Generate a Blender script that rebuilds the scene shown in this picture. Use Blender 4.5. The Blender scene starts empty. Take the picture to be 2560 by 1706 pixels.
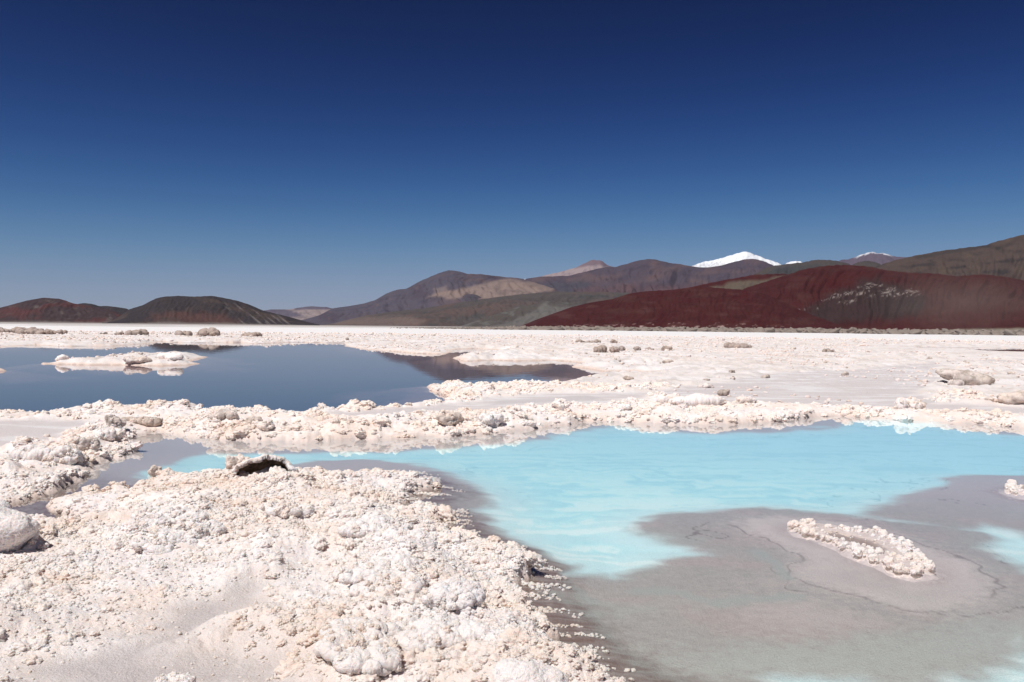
import bpy, bmesh, math, time
import numpy as np
T0 = time.time()
R = math.radians
sc = bpy.context.scene
C = sc.collection

# ------------------------------------------------------------------ camera
F_PX, PW, PH = 2130.0, 2560.0, 1706.0          # focal length in pixels of the 2560 x 1706 photograph
CAM_H = 1.75                                    # above the water level z = 0
PITCH, ROLL = math.atan(35.5 / F_PX), R(0.56)
fwd = np.array([0, math.cos(PITCH), -math.sin(PITCH)])
up0 = np.array([0, math.sin(PITCH), math.cos(PITCH)])
rgt0 = np.array([1.0, 0, 0])
rgt = rgt0 * math.cos(ROLL) + up0 * math.sin(ROLL)
upv = up0 * math.cos(ROLL) - rgt0 * math.sin(ROLL)
cam_d = bpy.data.cameras.new('camera')
cam_d.sensor_width = 36.0
cam_d.lens = 36.0 * F_PX / PW
cam_d.clip_start, cam_d.clip_end = 0.1, 200000.0
cam = bpy.data.objects.new('camera', cam_d)
C.objects.link(cam)
from mathutils import Matrix, Vector, Euler
cam.matrix_world = Matrix(((rgt[0], upv[0], -fwd[0], 0), (rgt[1], upv[1], -fwd[1], 0),
                           (rgt[2], upv[2], -fwd[2], CAM_H), (0, 0, 0, 1)))
sc.camera = cam

# ------------------------------------------------------------------ sky, sun, exposure
SUN_AZ, SUN_EL = -138.0, 61.0                    # degrees, azimuth clockwise from the view direction (+Y)
w = bpy.data.worlds.new('World')
sc.world = w
w.use_nodes = True
nt = w.node_tree
bg = nt.nodes['Background']
sky = nt.nodes.new('ShaderNodeTexSky')
sky.sky_type = 'NISHITA'
sky.sun_disc = False
sky.sun_elevation = R(SUN_EL)
sky.sun_rotation = R(SUN_AZ)
sky.altitude = 4000.0
sky.air_density = 1.0
sky.dust_density = 0.6
sky.ozone_density = 2.0
# the photograph's deep high-altitude (polarised) sky: one contrast curve over the whole sky, x^g / (1 + x^g / k)
def sky_math(op, a, b):
    n = nt.nodes.new('ShaderNodeVectorMath') if op in ('MULTIPLY', 'DIVIDE', 'ADD') else nt.nodes.new('ShaderNodeGamma')
    if hasattr(n, 'operation'):
        n.operation = op
    for i, v in ((0, a), (1, b)):
        if isinstance(v, bpy.types.NodeSocket):
            nt.links.new(v, n.inputs[i])
        else:
            n.inputs[i].default_value = v
    return n.outputs[0]
SKY_REF, SKY_G, SKY_A, SKY_K = (3.3, 5.0, 7.1), 3.5, (3.1, 8.4, 17.2), (3.5, 4.0, 5.8)
x_ = sky_math('DIVIDE', sky.outputs[0], SKY_REF)
x_ = sky_math('MULTIPLY', sky_math('GAMMA', x_, SKY_G), SKY_A)
x_ = sky_math('DIVIDE', x_, sky_math('ADD', sky_math('DIVIDE', x_, SKY_K), (1, 1, 1)))
nt.links.new(x_, bg.inputs[0])
bg.inputs[1].default_value = 0.10
sl_ = bpy.data.lights.new('sun', 'SUN')
sl_.energy = 4.9
sl_.angle = R(0.53)
sl_.color = (1.0, 0.975, 0.945)
sun = bpy.data.objects.new('sun', sl_)
C.objects.link(sun)
sdir = Vector((math.sin(R(SUN_AZ)) * math.cos(R(SUN_EL)), math.cos(R(SUN_AZ)) * math.cos(R(SUN_EL)), math.sin(R(SUN_EL))))
sun.rotation_euler = sdir.to_track_quat('Z', 'Y').to_euler()
sun.location = (-40, 20, 60)
vs = sc.view_settings
vs.view_transform = 'Standard'
vs.look = 'None'
vs.exposure = 0.0
vs.gamma = 1.0
vs.use_curve_mapping = False
sc.render.engine = 'CYCLES'
sc.cycles.use_denoising = True
sc.cycles.max_bounces = 8
sc.cycles.diffuse_bounces = 4
sc.cycles.transparent_max_bounces = 12

# ------------------------------------------------------------------ picture <-> place
def ray(px, py):
    px = np.asarray(px, float); py = np.asarray(py, float)
    cx = (px - PW / 2) / F_PX; cy = -(py - PH / 2) / F_PX
    return fwd[None] + cx[..., None] * rgt + cy[..., None] * upv
def at(px, py, h=0.0):
    """the point of the level z = h that shows at a pixel of the photograph"""
    d = ray(np.atleast_1d(px), np.atleast_1d(py))
    t = (h - CAM_H) / np.minimum(d[:, 2], -1e-4)
    return d[:, :2] * t[:, None]
def poly(pts, h=0.0):
    """pixel outline -> ground outline; an item may carry its own level (x, y, h) or be ('w', X, Y) in metres"""
    out = []
    for p in pts:
        if p[0] == 'w':
            out.append((p[1], p[2]))
        else:
            q = at(p[0], p[1], p[2] if len(p) > 2 else h)[0]
            out.append((q[0], q[1]))
    return np.array(out)

# ------------------------------------------------------------------ noise
_rs = np.random.RandomState(7)
_TAB = _rs.rand(512, 512)
_TB2 = _rs.rand(512, 512)
_GA = _rs.rand(512, 512) * 2 * np.pi
_GX, _GY = np.cos(_GA), np.sin(_GA)
def pn(x, y, s=0):
    """gradient noise, about -0.7 .. 0.7"""
    x = x + s * 37.31; y = y + s * 91.7
    ix = np.floor(x).astype(np.int64); iy = np.floor(y).astype(np.int64)
    fx = x - ix; fy = y - iy
    ux = fx * fx * fx * (fx * (fx * 6 - 15) + 10); uy = fy * fy * fy * (fy * (fy * 6 - 15) + 10)
    i0 = ix & 511; i1 = (ix + 1) & 511; j0 = iy & 511; j1 = (iy + 1) & 511
    a = _GX[i0, j0] * fx + _GY[i0, j0] * fy
    b = _GX[i1, j0] * (fx - 1) + _GY[i1, j0] * fy
    c = _GX[i0, j1] * fx + _GY[i0, j1] * (fy - 1)
    d = _GX[i1, j1] * (fx - 1) + _GY[i1, j1] * (fy - 1)
    return (a + (b - a) * ux) * (1 - uy) + (c + (d - c) * ux) * uy
def fbm(x, y, s=0, o=4, g=0.5):
    r = 0; a = 1.0
    for k in range(o):
        r = r + a * pn(x * 2 ** k, y * 2 ** k, s + k * 3)
        a *= g
    return r
def worley(x, y, s=0):
    x = x + s * 17.77; y = y + s * 53.3
    ix = np.floor(x).astype(np.int64); iy = np.floor(y).astype(np.int64)
    best = np.full(x.shape, 9.0); 
    for di in (-1, 0, 1):
        for dj in (-1, 0, 1):
            a = (ix + di) & 511; b = (iy + dj) & 511
            dx = ix + di + _TAB[a, b] - x; dy = iy + dj + _TB2[a, b] - y
            best = np.minimum(best, dx * dx + dy * dy)
    return np.sqrt(best)
def knob(x, y, s=0):
    """round knobs side by side, 0 in the creases and 1 on top"""
    f = worley(x, y, s)
    return np.sqrt(np.clip(1 - (f / 0.85) ** 2, 0, 1))
_T3 = np.random.RandomState(11).rand(64, 64, 64, 3)
def knob3(p, s=0):
    p = p + s * 7.13
    ip = np.floor(p).astype(np.int64)
    best = np.full(len(p), 9.0)
    for i in (-1, 0, 1):
        for j in (-1, 0, 1):
            for k in (-1, 0, 1):
                c = ip + np.array([i, j, k])
                q = c + _T3[c[:, 0] & 63, c[:, 1] & 63, c[:, 2] & 63] - p
                best = np.minimum(best, (q * q).sum(1))
    return np.sqrt(np.clip(1 - best / 0.8, 0, 1))
def vn3(p, s=0):
    p = p + s * 5.71
    ip = np.floor(p).astype(np.int64); f = p - ip
    f = f * f * (3 - 2 * f)
    r = 0
    for i in (0, 1):
        for j in (0, 1):
            for k in (0, 1):
                c = (ip + np.array([i, j, k])) & 63
                wgt = (f[:, 0] if i else 1 - f[:, 0]) * (f[:, 1] if j else 1 - f[:, 1]) * (f[:, 2] if k else 1 - f[:, 2])
                r = r + wgt * _T3[c[:, 0], c[:, 1], c[:, 2], 0]
    return r * 2 - 1
def ss(a, b, x):
    t = np.clip((x - a) / (b - a), 0, 1)
    return t * t * (3 - 2 * t)
def seg_d2(X, Y, a, b):
    ex, ey = b[0] - a[0], b[1] - a[1]
    wx, wy = X - a[0], Y - a[1]
    t = np.clip((wx * ex + wy * ey) / (ex * ex + ey * ey + 1e-12), 0, 1)
    return (wx - t * ex) ** 2 + (wy - t * ey) ** 2, t
def sdp(X, Y, P):
    """signed distance to an outline, positive inside"""
    best = np.full(X.shape, 1e18); ins = np.zeros(X.shape, bool)
    n = len(P)
    for i in range(n):
        a, b = P[i], P[(i + 1) % n]
        best = np.minimum(best, seg_d2(X, Y, a, b)[0])
        c = (a[1] > Y) != (b[1] > Y)
        if abs(b[1] - a[1]) > 1e-12:
            ins ^= c & (X < (b[0] - a[0]) * (Y - a[1]) / (b[1] - a[1]) + a[0])
    d = np.sqrt(best)
    return np.where(ins, d, -d)
def ridge_h(X, Y, pts):
    """a bank of salt along a line of pixels: items (x, y, height, half width in metres, level)"""
    h = np.zeros(X.shape)
    q = [(at(p[0], p[1], 0.13)[0], p[2], p[3]) for p in pts]
    for (a, ha, wa), (b, hb, wb) in zip(q[:-1], q[1:]):
        d2, t = seg_d2(X, Y, a, b)
        hh = ha + (hb - ha) * t; ww = wa + (wb - wa) * t
        h = np.maximum(h, hh * np.exp(-d2 / (ww * ww)))
    return h

# ------------------------------------------------------------------ outlines read off the photograph
S = 0.13    # level of a bank top that hides the water behind it
LAGOON = poly([('w', -40, 16.5), (-140, 869), (0, 868), (47, 865), (91, 863), (161, 867), (219, 866), (281, 866), (329, 862), (362, 860), (391, 857), (406, 854),
    (424, 857), (523, 858), (541, 857), (603, 857), (640, 860), (683, 858), (731, 856), (786, 857), (830, 858), (862, 858), (864, 866),
    (910, 873), (964, 877), (1037, 884), (1111, 886), (1129, 879), (1121, 876), (1150, 873), (1195, 872), (1235, 875), (1278, 877), (1250, 881), (1202, 887), (1150, 890),
    (1134, 896), (1165, 904), (1200, 902), (1238, 901), (1293, 903), (1348, 902), (1374, 901), (1421, 904), (1465, 909), (1445, 914), (1430, 917), (1476, 923), (1513, 930),
    (1579, 929), (1640, 932), (1668, 934), (1660, 937), (1586, 940), (1531, 939), (1461, 945), (1414, 952, .06), (1399, 958, .08), (1340, 958, S), (1286, 960, S), (1213, 960, S), (1173, 958, S), (1129, 956, S),
    (1103, 960, .08), (1070, 966), (1081, 979), (1111, 984), (1129, 994, .03), (1118, 999, .08), (1063, 1003, S), (1012, 1011, S), (954, 1012, S), (899, 1011, S), (873, 1006, S),
    (840, 1010, S), (833, 1017, S), (804, 1021, S), (713, 1027, S), (662, 1027, S), (632, 1022, S), (585, 1017, S), (523, 1021, S), (504, 1016, S), (470, 1012, S), (439, 1010, S),
    (413, 1012, S), (365, 1010, S), (322, 1010, S), (256, 1014, S), (219, 1014, S), (164, 1018, S), (124, 1020, S), (73, 1024, S), (0, 1025, S), (-140, 1027, S)])
ISLET = poly([(104, 910), (219, 913), (292, 913), (395, 915), (475, 913), (495, 910), (468, 905), (518, 893), (471, 888), (380, 889), (292, 895), (278, 897), (219, 903), (160, 905)])
SPECK = poly([(-60, 924), (10, 926), (12, 929), (-60, 930)])
PONDS = [poly([(868, 857), (940, 854), (975, 854), (1030, 857), (1085, 857), (1120, 858), (1118, 861), (1040, 862), (980, 860), (930, 858), (880, 861)]),
         poly([(1308, 875), (1341, 877), (1370, 876), (1418, 878), (1414, 883), (1341, 885)]),
         poly([(2249, 867), (2294, 866), (2351, 868), (2457, 870), (2560, 873), (2800, 880), (2800, 889), (2560, 880), (2477, 878), (2416, 873.5), (2355, 872), (2294, 870)]),
         poly([(1655, 897), (1705, 896), (1702, 899), (1660, 899)])]
ISLAND_EDGE = [(1501, 1706), (1440, 1680), (1400, 1666), (1355, 1633), (1378, 1594), (1363, 1567), (1325, 1532), (1292, 1499), (1262, 1480), (1278, 1463),
    (1307, 1445), (1316, 1418), (1283, 1407), (1236, 1401), (1218, 1371), (1176, 1359), (1117, 1338), (1084, 1326), (1075, 1305), (1108, 1297),
    (1096, 1279), (1063, 1270), (1005, 1273), (994, 1264), (1000, 1250), (1033, 1235), (1083, 1222), (1053, 1211), (1033, 1192), (1000, 1185), (964, 1182, .03), (940, 1175, .06),
    (911, 1170, .1), (878, 1170, S), (836, 1165, S), (798, 1168, S), (762, 1162, S), (735, 1156, S), (679, 1152, S), (640, 1155, S), (580, 1162, S), (539, 1172, S), (500, 1178, S),
    (476, 1182, S), (440, 1175, S), (411, 1175, S), (384, 1182, S), (366, 1190, S), (333, 1203, S), (286, 1200, .1), (262, 1215, .1), (232, 1215, .08), (208, 1222, .05), (179, 1236, .03), (143, 1260), (131, 1275),
    (155, 1287), (179, 1295), (207, 1298), (167, 1308), (131, 1314), (98, 1304), (77, 1311), (40, 1315)]
POOL = poly([('w', 1.05, 2.9), ('w', 1.2, 1.0), ('w', 1.4, -3), ('w', 40, -3)] + [(3400, 1105), (2800, 1080), (2560, 1070), (2459, 1061), (2359, 1056), (2260, 1052), (2160, 1046), (2094, 1041), (2028, 1043), (1961, 1053),
    (1862, 1060), (1763, 1063), (1663, 1061), (1597, 1058), (1530, 1053), (1464, 1053), (1424, 1063), (1332, 1073), (1199, 1085), (1125, 1091), (1036, 1095), (946, 1100), (857, 1101), (768, 1106),
    (679, 1104), (589, 1100), (536, 1098), (476, 1093), (446, 1087), (411, 1080), (384, 1079), (357, 1085), (324, 1094), (303, 1103), (321, 1112), (342, 1118), (327, 1130), (306, 1147), (283, 1141),
    (256, 1154), (226, 1166), (208, 1188), (161, 1216), (125, 1234), (42, 1256), (0, 1266), (-60, 1275), (-40, 1320)] + ISLAND_EDGE[::-1])
DEEP = [poly(p, -0.05) for p in (
    [(393, 1098), (417, 1104), (488, 1115), (595, 1124), (700, 1127), (857, 1126), (976, 1120), (1065, 1113), (1200, 1103), (1365, 1086), (1530, 1065), (1630, 1072), (1763, 1076), (1895, 1074),
     (1995, 1069), (2061, 1060), (2140, 1053), (2247, 1055), (2379, 1063), (2459, 1073), (2560, 1083), (2800, 1105), (3400, 1150), (3400, 1200), (2800, 1190), (2560, 1198), (2426, 1205), (2326, 1222), (2260, 1242), (2227, 1263),
     (2180, 1287), (2260, 1298), (2393, 1322), (2470, 1308), (2560, 1333), (2800, 1390), (2800, 1490), (2560, 1432), (2485, 1393), (2455, 1368), (2480, 1346), (2420, 1328), (2260, 1306), (2170, 1293), (2090, 1287),
     (2041, 1282), (1918, 1271), (1794, 1277), (1676, 1289), (1587, 1309), (1582, 1319), (1676, 1344), (1804, 1388), (1720, 1398), (1612, 1422), (1548, 1452), (1508, 1447), (1449, 1445), (1400, 1450), (1391, 1418), (1345, 1391),
     (1285, 1361), (1259, 1338), (1225, 1318), (1199, 1308), (1219, 1295), (1182, 1273), (1216, 1262), (1199, 1232), (1159, 1206), (1086, 1176), (1000, 1162), (857, 1153), (783, 1153), (600, 1190), (420, 1195), (333, 1200), (318, 1178),
     (357, 1168), (396, 1156), (422, 1144), (425, 1136), (414, 1121)],
    [(2620, 1570), (2560, 1612), (2545, 1640), (2534, 1659), (2460, 1684), (2337, 1699), (2140, 1690), (1952, 1689), (1905, 1702), (2000, 1780), (2500, 1800), (2800, 1700)])]
ISLE2_OUT = [(1972, 1314), (2031, 1304), (2090, 1311), (2149, 1321), (2199, 1331), (2238, 1346), (2273, 1363), (2302, 1388), (2332, 1408), (2338, 1430), (2282, 1437), (2238, 1427), (2189, 1403), (2140, 1388), (2080, 1358), (2031, 1336), (1992, 1329)]
ISLE2_IN = [(2050, 1324), (2092, 1331), (2139, 1340), (2185, 1352), (2215, 1370), (2240, 1388), (2205, 1381), (2160, 1366), (2110, 1352), (2070, 1338)]
ISLE3_OUT = [(2505, 1222), (2530, 1212), (2570, 1208), (2640, 1214), (2640, 1240), (2570, 1240), (2530, 1232)]
ISLE3_IN = [(2545, 1222), (2575, 1216), (2625, 1220), (2620, 1232), (2575, 1230)]
IS2, IS3 = poly(ISLE2_OUT), poly(ISLE3_OUT)
VEINS = [poly(v, -0.03) for v in ([(1400, 1486), (1464, 1526), (1499, 1560), (1533, 1610), (1597, 1664), (1676, 1698)], [(1600, 1470), (1700, 1480), (1790, 1506), (1900, 1488), (2000, 1485)],
                                   [(1880, 1372), (1930, 1395), (1960, 1415), (1985, 1440)], [(1480, 1500), (1455, 1480), (1420, 1455)])]
PANS = [poly(p, 0.12) for p in (
    [(240, 1567), (420, 1500), (600, 1462), (720, 1458), (690, 1530), (560, 1580), (520, 1606), (660, 1650), (860, 1672), (800, 1720), (300, 1760), (-60, 1760), (-60, 1670), (60, 1650), (200, 1630), (330, 1590)],
    [(-80, 1050), (60, 1045), (250, 1052), (200, 1070), (150, 1095), (60, 1120), (-80, 1135)],
    [(820, 1030), (960, 1020), (1120, 1008), (1300, 985), (1500, 985), (1640, 985), (1560, 1010), (1360, 1015), (1200, 1028), (1000, 1040), (860, 1046)],
    [(1620, 985), (1800, 960), (1900, 940), (2100, 930), (2350, 910), (2360, 960), (2300, 985), (2330, 1010), (2600, 1020), (2600, 1035), (2350, 1028), (2000, 1010), (1800, 1012)])]
GREY = [poly(p, 0.1) for p in ([(2290, 1005), (2400, 1000), (2440, 998), (2465, 1003), (2420, 1008), (2330, 1012), (2200, 1020)],
                               [(1250, 1000), (1450, 992), (1520, 1005), (1400, 1012), (1200, 1012)],
                               [(2350, 906), (2480, 903), (2600, 904), (2600, 908), (2450, 910)])]
RIDGES = [
    [(290, 1058, .17, .20), (225, 1100, .14, .20), (150, 1132, .13, .22), (95, 1150, .11, .22), (40, 1170, .08, .22), (-30, 1195, .06, .22)],
    [(-60, 1037, .06, .25), (120, 1030, .06, .3), (260, 1024, .09, .3), (370, 1022, .09, .3), (455, 1018, .17, .32), (520, 1028, .07, .3), (620, 1026, .09, .3), (720, 1035, .04, .3), (860, 1018, .11, .3), (980, 1020, .06, .3), (1060, 1010, .06, .3)],
    [(460, 1062, .06, .2), (560, 1068, .13, .26), (700, 1072, .10, .25), (800, 1075, .08, .25), (900, 1068, .14, .26), (1000, 1062, .14, .26), (1120, 1057, .16, .26), (1250, 1050, .15, .26), (1400, 1036, .16, .26), (1450, 1044, .10, .25), (1560, 1036, .13, .24), (1700, 1046, .07, .24), (1900, 1042, .06, .24), (2030, 1032, .11, .24), (2150, 1034, .08, .24), (2350, 1045, .05, .24), (2560, 1058, .09, .24)],
    [(1105, 966, .12, .5), (1160, 972, .14, .5), (1230, 985, .06, .4), (1250, 968, .08, .4), (1350, 962, .16, .5), (1420, 968, .05, .4), (1480, 956, .07, .4), (1570, 953, .07, .4), (1700, 953, .05, .4)],
    [(1760, 1008, .12, .3), (1860, 1010, .12, .25), (1900, 1006, .08, .3)],
    [(880, 866, .12, .9), (960, 870, .22, 1.0), (1040, 878, .15, .9), (1110, 881, .1, .8)],
    [(1145, 895, .1, .6), (1180, 893, .22, .6), (1240, 892, .05, .5), (1300, 890, .25, .8), (1420, 890, .25, 1.0)],
    [(120, 908, .04, .5), (160, 907, .03, .5), (240, 906, .06, .5), (300, 902, .09, .6), (335, 900, .15, .7), (380, 899, .07, .6), (425, 900, .15, .6), (470, 899, .10, .6), (505, 896, .03, .6)],
    [(370, 1192, .05, .16), (470, 1186, .08, .2), (560, 1178, .10, .2), (640, 1172, .08, .2), (760, 1176, .06, .2), (860, 1178, .05, .2), (930, 1182, .06, .15)],
    [(470, 1310, .06, .3), (400, 1330, .08, .3), (560, 1290, .05, .25)],
    [(900, 1290, .08, .3), (1010, 1300, .10, .25), (960, 1370, .10, .3), (1120, 1460, .12, .3), (1130, 1540, .10, .35), (900, 1570, .08, .35), (1180, 1640, .10, .3), (1330, 1690, .08, .3)]]
FLAT = poly([(2200, 864), (2700, 872), (2800, 905), (2560, 898), (2240, 888)])
BLOT = at(2000, 1525, -.05)[0]
HALO = poly([(1850, 1292), (1950, 1290), (2060, 1296), (2200, 1322), (2330, 1362), (2430, 1410), (2495, 1460), (2480, 1510), (2400, 1535), (2307, 1531), (2200, 1505), (2100, 1470), (1990, 1437), (2000, 1412), (2030, 1397), (1960, 1367), (1880, 1337), (1815, 1308)], -.04)
BLOTS = [poly(p, -.04) for p in ([(1863, 1516), (1942, 1496), (2016, 1494), (2066, 1514), (2140, 1532), (2209, 1555), (2140, 1572), (1992, 1570), (1893, 1550)], [(1863, 1452), (1918, 1436), (1967, 1450), (1942, 1467)],
    [(1600, 1640), (1800, 1622), (1880, 1598), (2000, 1610), (2300, 1580), (2480, 1560), (2600, 1540), (2600, 1620), (2450, 1690), (1950, 1690), (1700, 1700)])]
PIT = at(662, 1192, 0.12)[0]

WATERS = [LAGOON, POOL] + PONDS
def shore(X, Y, r):
    n1, n2 = pn(X * 2.2, Y * 2.2, 1), pn(X * 2.2, Y * 2.2, 2)
    m1, m2 = pn(X * 8, Y * 8, 3), pn(X * 8, Y * 8, 4)
    near = 1 - ss(9, 22, r)
    k = 0.16 + 0.12 * ss(15, 50, r)
    wx = X + n1 * k + m1 * 0.07 * near + pn(X * 22, Y * 22, 5) * 0.03 * near
    wy = Y + n2 * k + m2 * 0.07 * near + pn(X * 22, Y * 22, 6) * 0.03 * near
    lag = sdp(wx, wy, LAGOON)
    for q in (ISLET, SPECK):
        lag = np.minimum(lag, -sdp(wx, wy, q))
    for q in PONDS:
        lag = np.maximum(lag, sdp(wx, wy, q))
    pool = sdp(wx, wy, POOL)
    return lag, pool
def mixc(a, b, t):
    return a + (np.asarray(b) - a) * t[..., None]
def ground(X, Y):
    """height, colour and salt share of the salt flat at places X, Y"""
    r = np.hypot(X, Y)
    near_sel = r < 160
    lag = np.full(X.shape, -50.0); pool = np.full(X.shape, -50.0)
    lag[near_sel], pool[near_sel] = shore(X[near_sel], Y[near_sel], r[near_sel])
    wat = np.maximum(lag, pool)
    L = np.maximum(-wat, 0)
    near = 1 - ss(10, 24, r)
    mid = 1 - ss(120, 190, r)
    # flats of smooth crust
    sel2 = (r > 45) & (r < 130) & (X > 0)
    pan = np.zeros(X.shape)
    sel = r < 60
    xs, ys = X[sel], Y[sel]
    wxs = xs + fbm(xs * .9, ys * .9, 8, 3) * .5; wys = ys + fbm(xs * .9, ys * .9, 9, 3) * .5
    pv = np.zeros(xs.shape); gv = np.zeros(xs.shape)
    for q in PANS:
        pv = np.maximum(pv, ss(-.25, .3, sdp(wxs, wys, q)))
    for q in GREY:
        gv = np.maximum(gv, ss(-.1, .25, sdp(wxs, wys, q)))
    pan[sel] = pv
    grey = np.zeros(X.shape); grey[sel] = gv
    # banks
    rid = np.zeros(X.shape)
    rx = xs + pn(xs * 3, ys * 3, 21) * .14; ry = ys + pn(xs * 3, ys * 3, 22) * .14
    rv = np.zeros(xs.shape)
    for q in RIDGES:
        rv = np.maximum(rv, ridge_h(rx, ry, q))
    rid[sel] = rv
    lump = fbm(X * 1.3, Y * 1.3, 12, 3)
    rid = (.62 - .14 * ss(9, 12, r)) * rid * np.clip(0.8 + 0.9 * lump, 0.15, 1.5) * ss(0.0, 0.12, L)
    far_rough = ss(20, 45, r) * mid * np.clip(0.55 + 0.9 * fbm(X * .12, Y * .12, 31, 3), 0, 1)
    rough = np.clip((1 - pan) * (0.45 + 0.55 * ss(-.3, .35, fbm(X * .7, Y * .7, 14, 3)) + 3.0 * rid), 0, 1.3)
    rough = rough * (1 - 0.75 * ss(24, 60, r)) * ss(-0.02, 0.1, L)
    base = 0.012 + 0.075 * ss(0, .7, L) + 0.06 * ss(.6, 4, L) + 0.05 * ss(8, 40, L) + 0.03 * lump * ss(.2, 1.5, L) * (1 - pan)
    fz = np.zeros(X.shape); fz[sel2] = ss(-4, 3, sdp(X[sel2], Y[sel2], FLAT))
    base = base * (1 - .45 * ss(25, 50, r)) * (1 - .6 * fz)
    far_rough = far_rough * (1 - .85 * fz)
    k1 = knob(X * 3.0 + .3 * pn(X * 6, Y * 6, 41), Y * 3.0, 1)
    k2 = knob(X * 7.5, Y * 7.5, 2)
    k3 = knob(X * 17, Y * 17, 3)
    k4 = knob(X * 38, Y * 38, 4)
    bl = ss(-.15, .35, pn(X * 1.7, Y * 1.7, 17))
    crust = rough * ((.070 - .030 * ss(8, 12, r)) * k1 * (.35 + .9 * bl) + 0.042 * k2 * (.5 + .8 * bl) + 0.024 * k3) + rough * 0.012 * k4 * near
    crust = crust + rid * (0.35 * k1 + 0.25 * k2 - .25)
    crust = crust + pan * (0.004 * k3 * near + 0.006 * fbm(X * 4, Y * 4, 19, 3))
    ck = knob(X * .9, Y * .9, 5); ck2 = knob(X * 2.2, Y * 2.2, 6)
    crust = crust + far_rough * ss(0, 1, L) * (0.17 * ck * ss(.35, .8, ck2) + .09 * ck2 + .05 * knob(X * 5, Y * 5, 8))
    zl = base + rid + crust
    # pits and the hollow under the broken slab
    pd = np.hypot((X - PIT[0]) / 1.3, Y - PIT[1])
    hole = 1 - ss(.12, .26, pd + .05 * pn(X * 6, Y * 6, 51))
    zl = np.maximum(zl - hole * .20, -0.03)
    zl = np.where(L > 0, np.maximum(zl, 0.004), zl)
    # ---- colour on land
    col = np.empty(X.shape + (3,)); col[:] = (0.80, 0.745, 0.70)
    salt = np.ones(X.shape)
    pcol = np.empty(X.shape + (3,)); pcol[:] = (0.56, 0.505, 0.49)
    fg = 1 - ss(5, 12, r)
    pcol = mixc(pcol, (0.605, 0.55, 0.545), (1 - fg))
    pcol = mixc(pcol, (0.74, 0.715, 0.715), ss(.0, .35, fbm(X * .5, Y * 2.2, 63, 4)) * (1 - fg) * .8)
    pcol = mixc(pcol, (0.50, 0.445, 0.43), fg * ss(-.1, .5, fbm(X * 1.1, Y * 1.1, 61, 4)))
    col = mixc(col, pcol, pan)
    col = mixc(col, (0.56, 0.52, 0.515), grey * .8)
    salt = salt * (1 - .85 * pan) * (1 - .8 * grey)
    # peach lip along the water
    lip = (1 - ss(.03, .20 + .25 * ss(10, 40, r), L + .06 * pn(X * 3, Y * 3, 71))) 
    col = mixc(col, (0.70, 0.53, 0.44), lip * .9)
    salt = salt * (1 - .55 * lip)
    fd = ss(13, 26, r) * (1 - ss(130, 190, r))
    dusty = np.empty(X.shape + (3,)); dusty[:] = (0.715, 0.655, 0.625)
    dusty = mixc(dusty, (0.66, 0.575, 0.53), ss(-.05, .4, fbm(X * .35, Y * .12, 65, 4)))
    dusty = mixc(dusty, (0.76, 0.73, 0.72), ss(.05, .4, fbm(X * .2, Y * .6, 66, 4)))
    dusty = dusty * (1 + .10 * fbm(X * 2.5, Y * 2.5, 67, 3))[..., None]
    dusty = dusty * (1 - .22 * ss(.10, .38, fbm(X * 1.1, Y * .45, 68, 4, .6)))[..., None]
    keep_ = (1 - pan) * (1 - grey) * (1 - lip)
    col = col + (dusty - col) * (fd * keep_)[..., None]; salt = salt * (1 - .75 * fd)
    # far out: white flat, then grey streaks toward the hills
    fw = ss(130, 190, r)
    col = mixc(col, (0.765, 0.745, 0.74), fw); salt = salt * (1 - .9 * fw)
    az = np.arctan2(X, Y)
    st = ss(-.05, .18, fbm(X * .004 + 3, Y * .012, 81, 4)) * ss(330, 480, r)
    col = mixc(col, (0.30, 0.27, 0.25), np.clip(st * ss(.0, -.25, az) + ss(700, 1000, r), 0, 1) * .85)
    col = mixc(col, (0.10, 0.065, 0.045), hole * .95); salt = salt * (1 - hole)  # hollow floor painted dark brown in place of the shade under the slab
    # ---- under the pool
    depth = np.zeros(X.shape)
    zw = np.full(X.shape, -0.02)
    psel = pool > -0.3
    xp, yp = X[psel], Y[psel]
    n = fbm(xp * 1.5, yp * 1.5, 91, 3)
    wxp = xp + n * .13 + .04 * pn(xp * 6, yp * 6, 95); wyp = yp + fbm(xp * 1.5, yp * 1.5, 92, 3) * .13 + .04 * pn(xp * 6, yp * 6, 96)
    dp = np.full(xp.shape, -9.0)
    for q in DEEP:
        dp = np.maximum(dp, sdp(wxp, wyp, q))
    dp = dp - .38 * ss(10.5, 12.5, np.hypot(xp, yp)) * ss(.35, -.1, fbm(xp * .6, yp * .6, 98, 2))
    streak = fbm(xp * .8 + 1.1 * n, yp * 3.6 + .5 * xp + 1.3 * n, 101, 5, .55)
    fine = fbm(xp * 9, yp * 14, 103, 4, .6)
    spk = fbm(xp * 26, yp * 34, 104, 3, .6)
    c = np.empty(xp.shape + (3,)); c[:] = (0.405, 0.380, 0.362)
    c = mixc(c, (0.44, 0.385, 0.368), ss(-.15, .45, fbm(xp * 1.2 + .4 * n, yp * 1.5, 105, 4)))
    c = mixc(c, (0.41, 0.405, 0.382), ss(.1, .5, fbm(xp * .9, yp * 1.3, 106, 4)) * .8)
    c = c * (1 + .09 * fine + .10 * spk)[..., None]
    rp = np.hypot(xp, yp)
    c = mixc(c, (0.50, 0.455, 0.455), ss(8.5, 11.5, rp) * .85)
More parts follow.
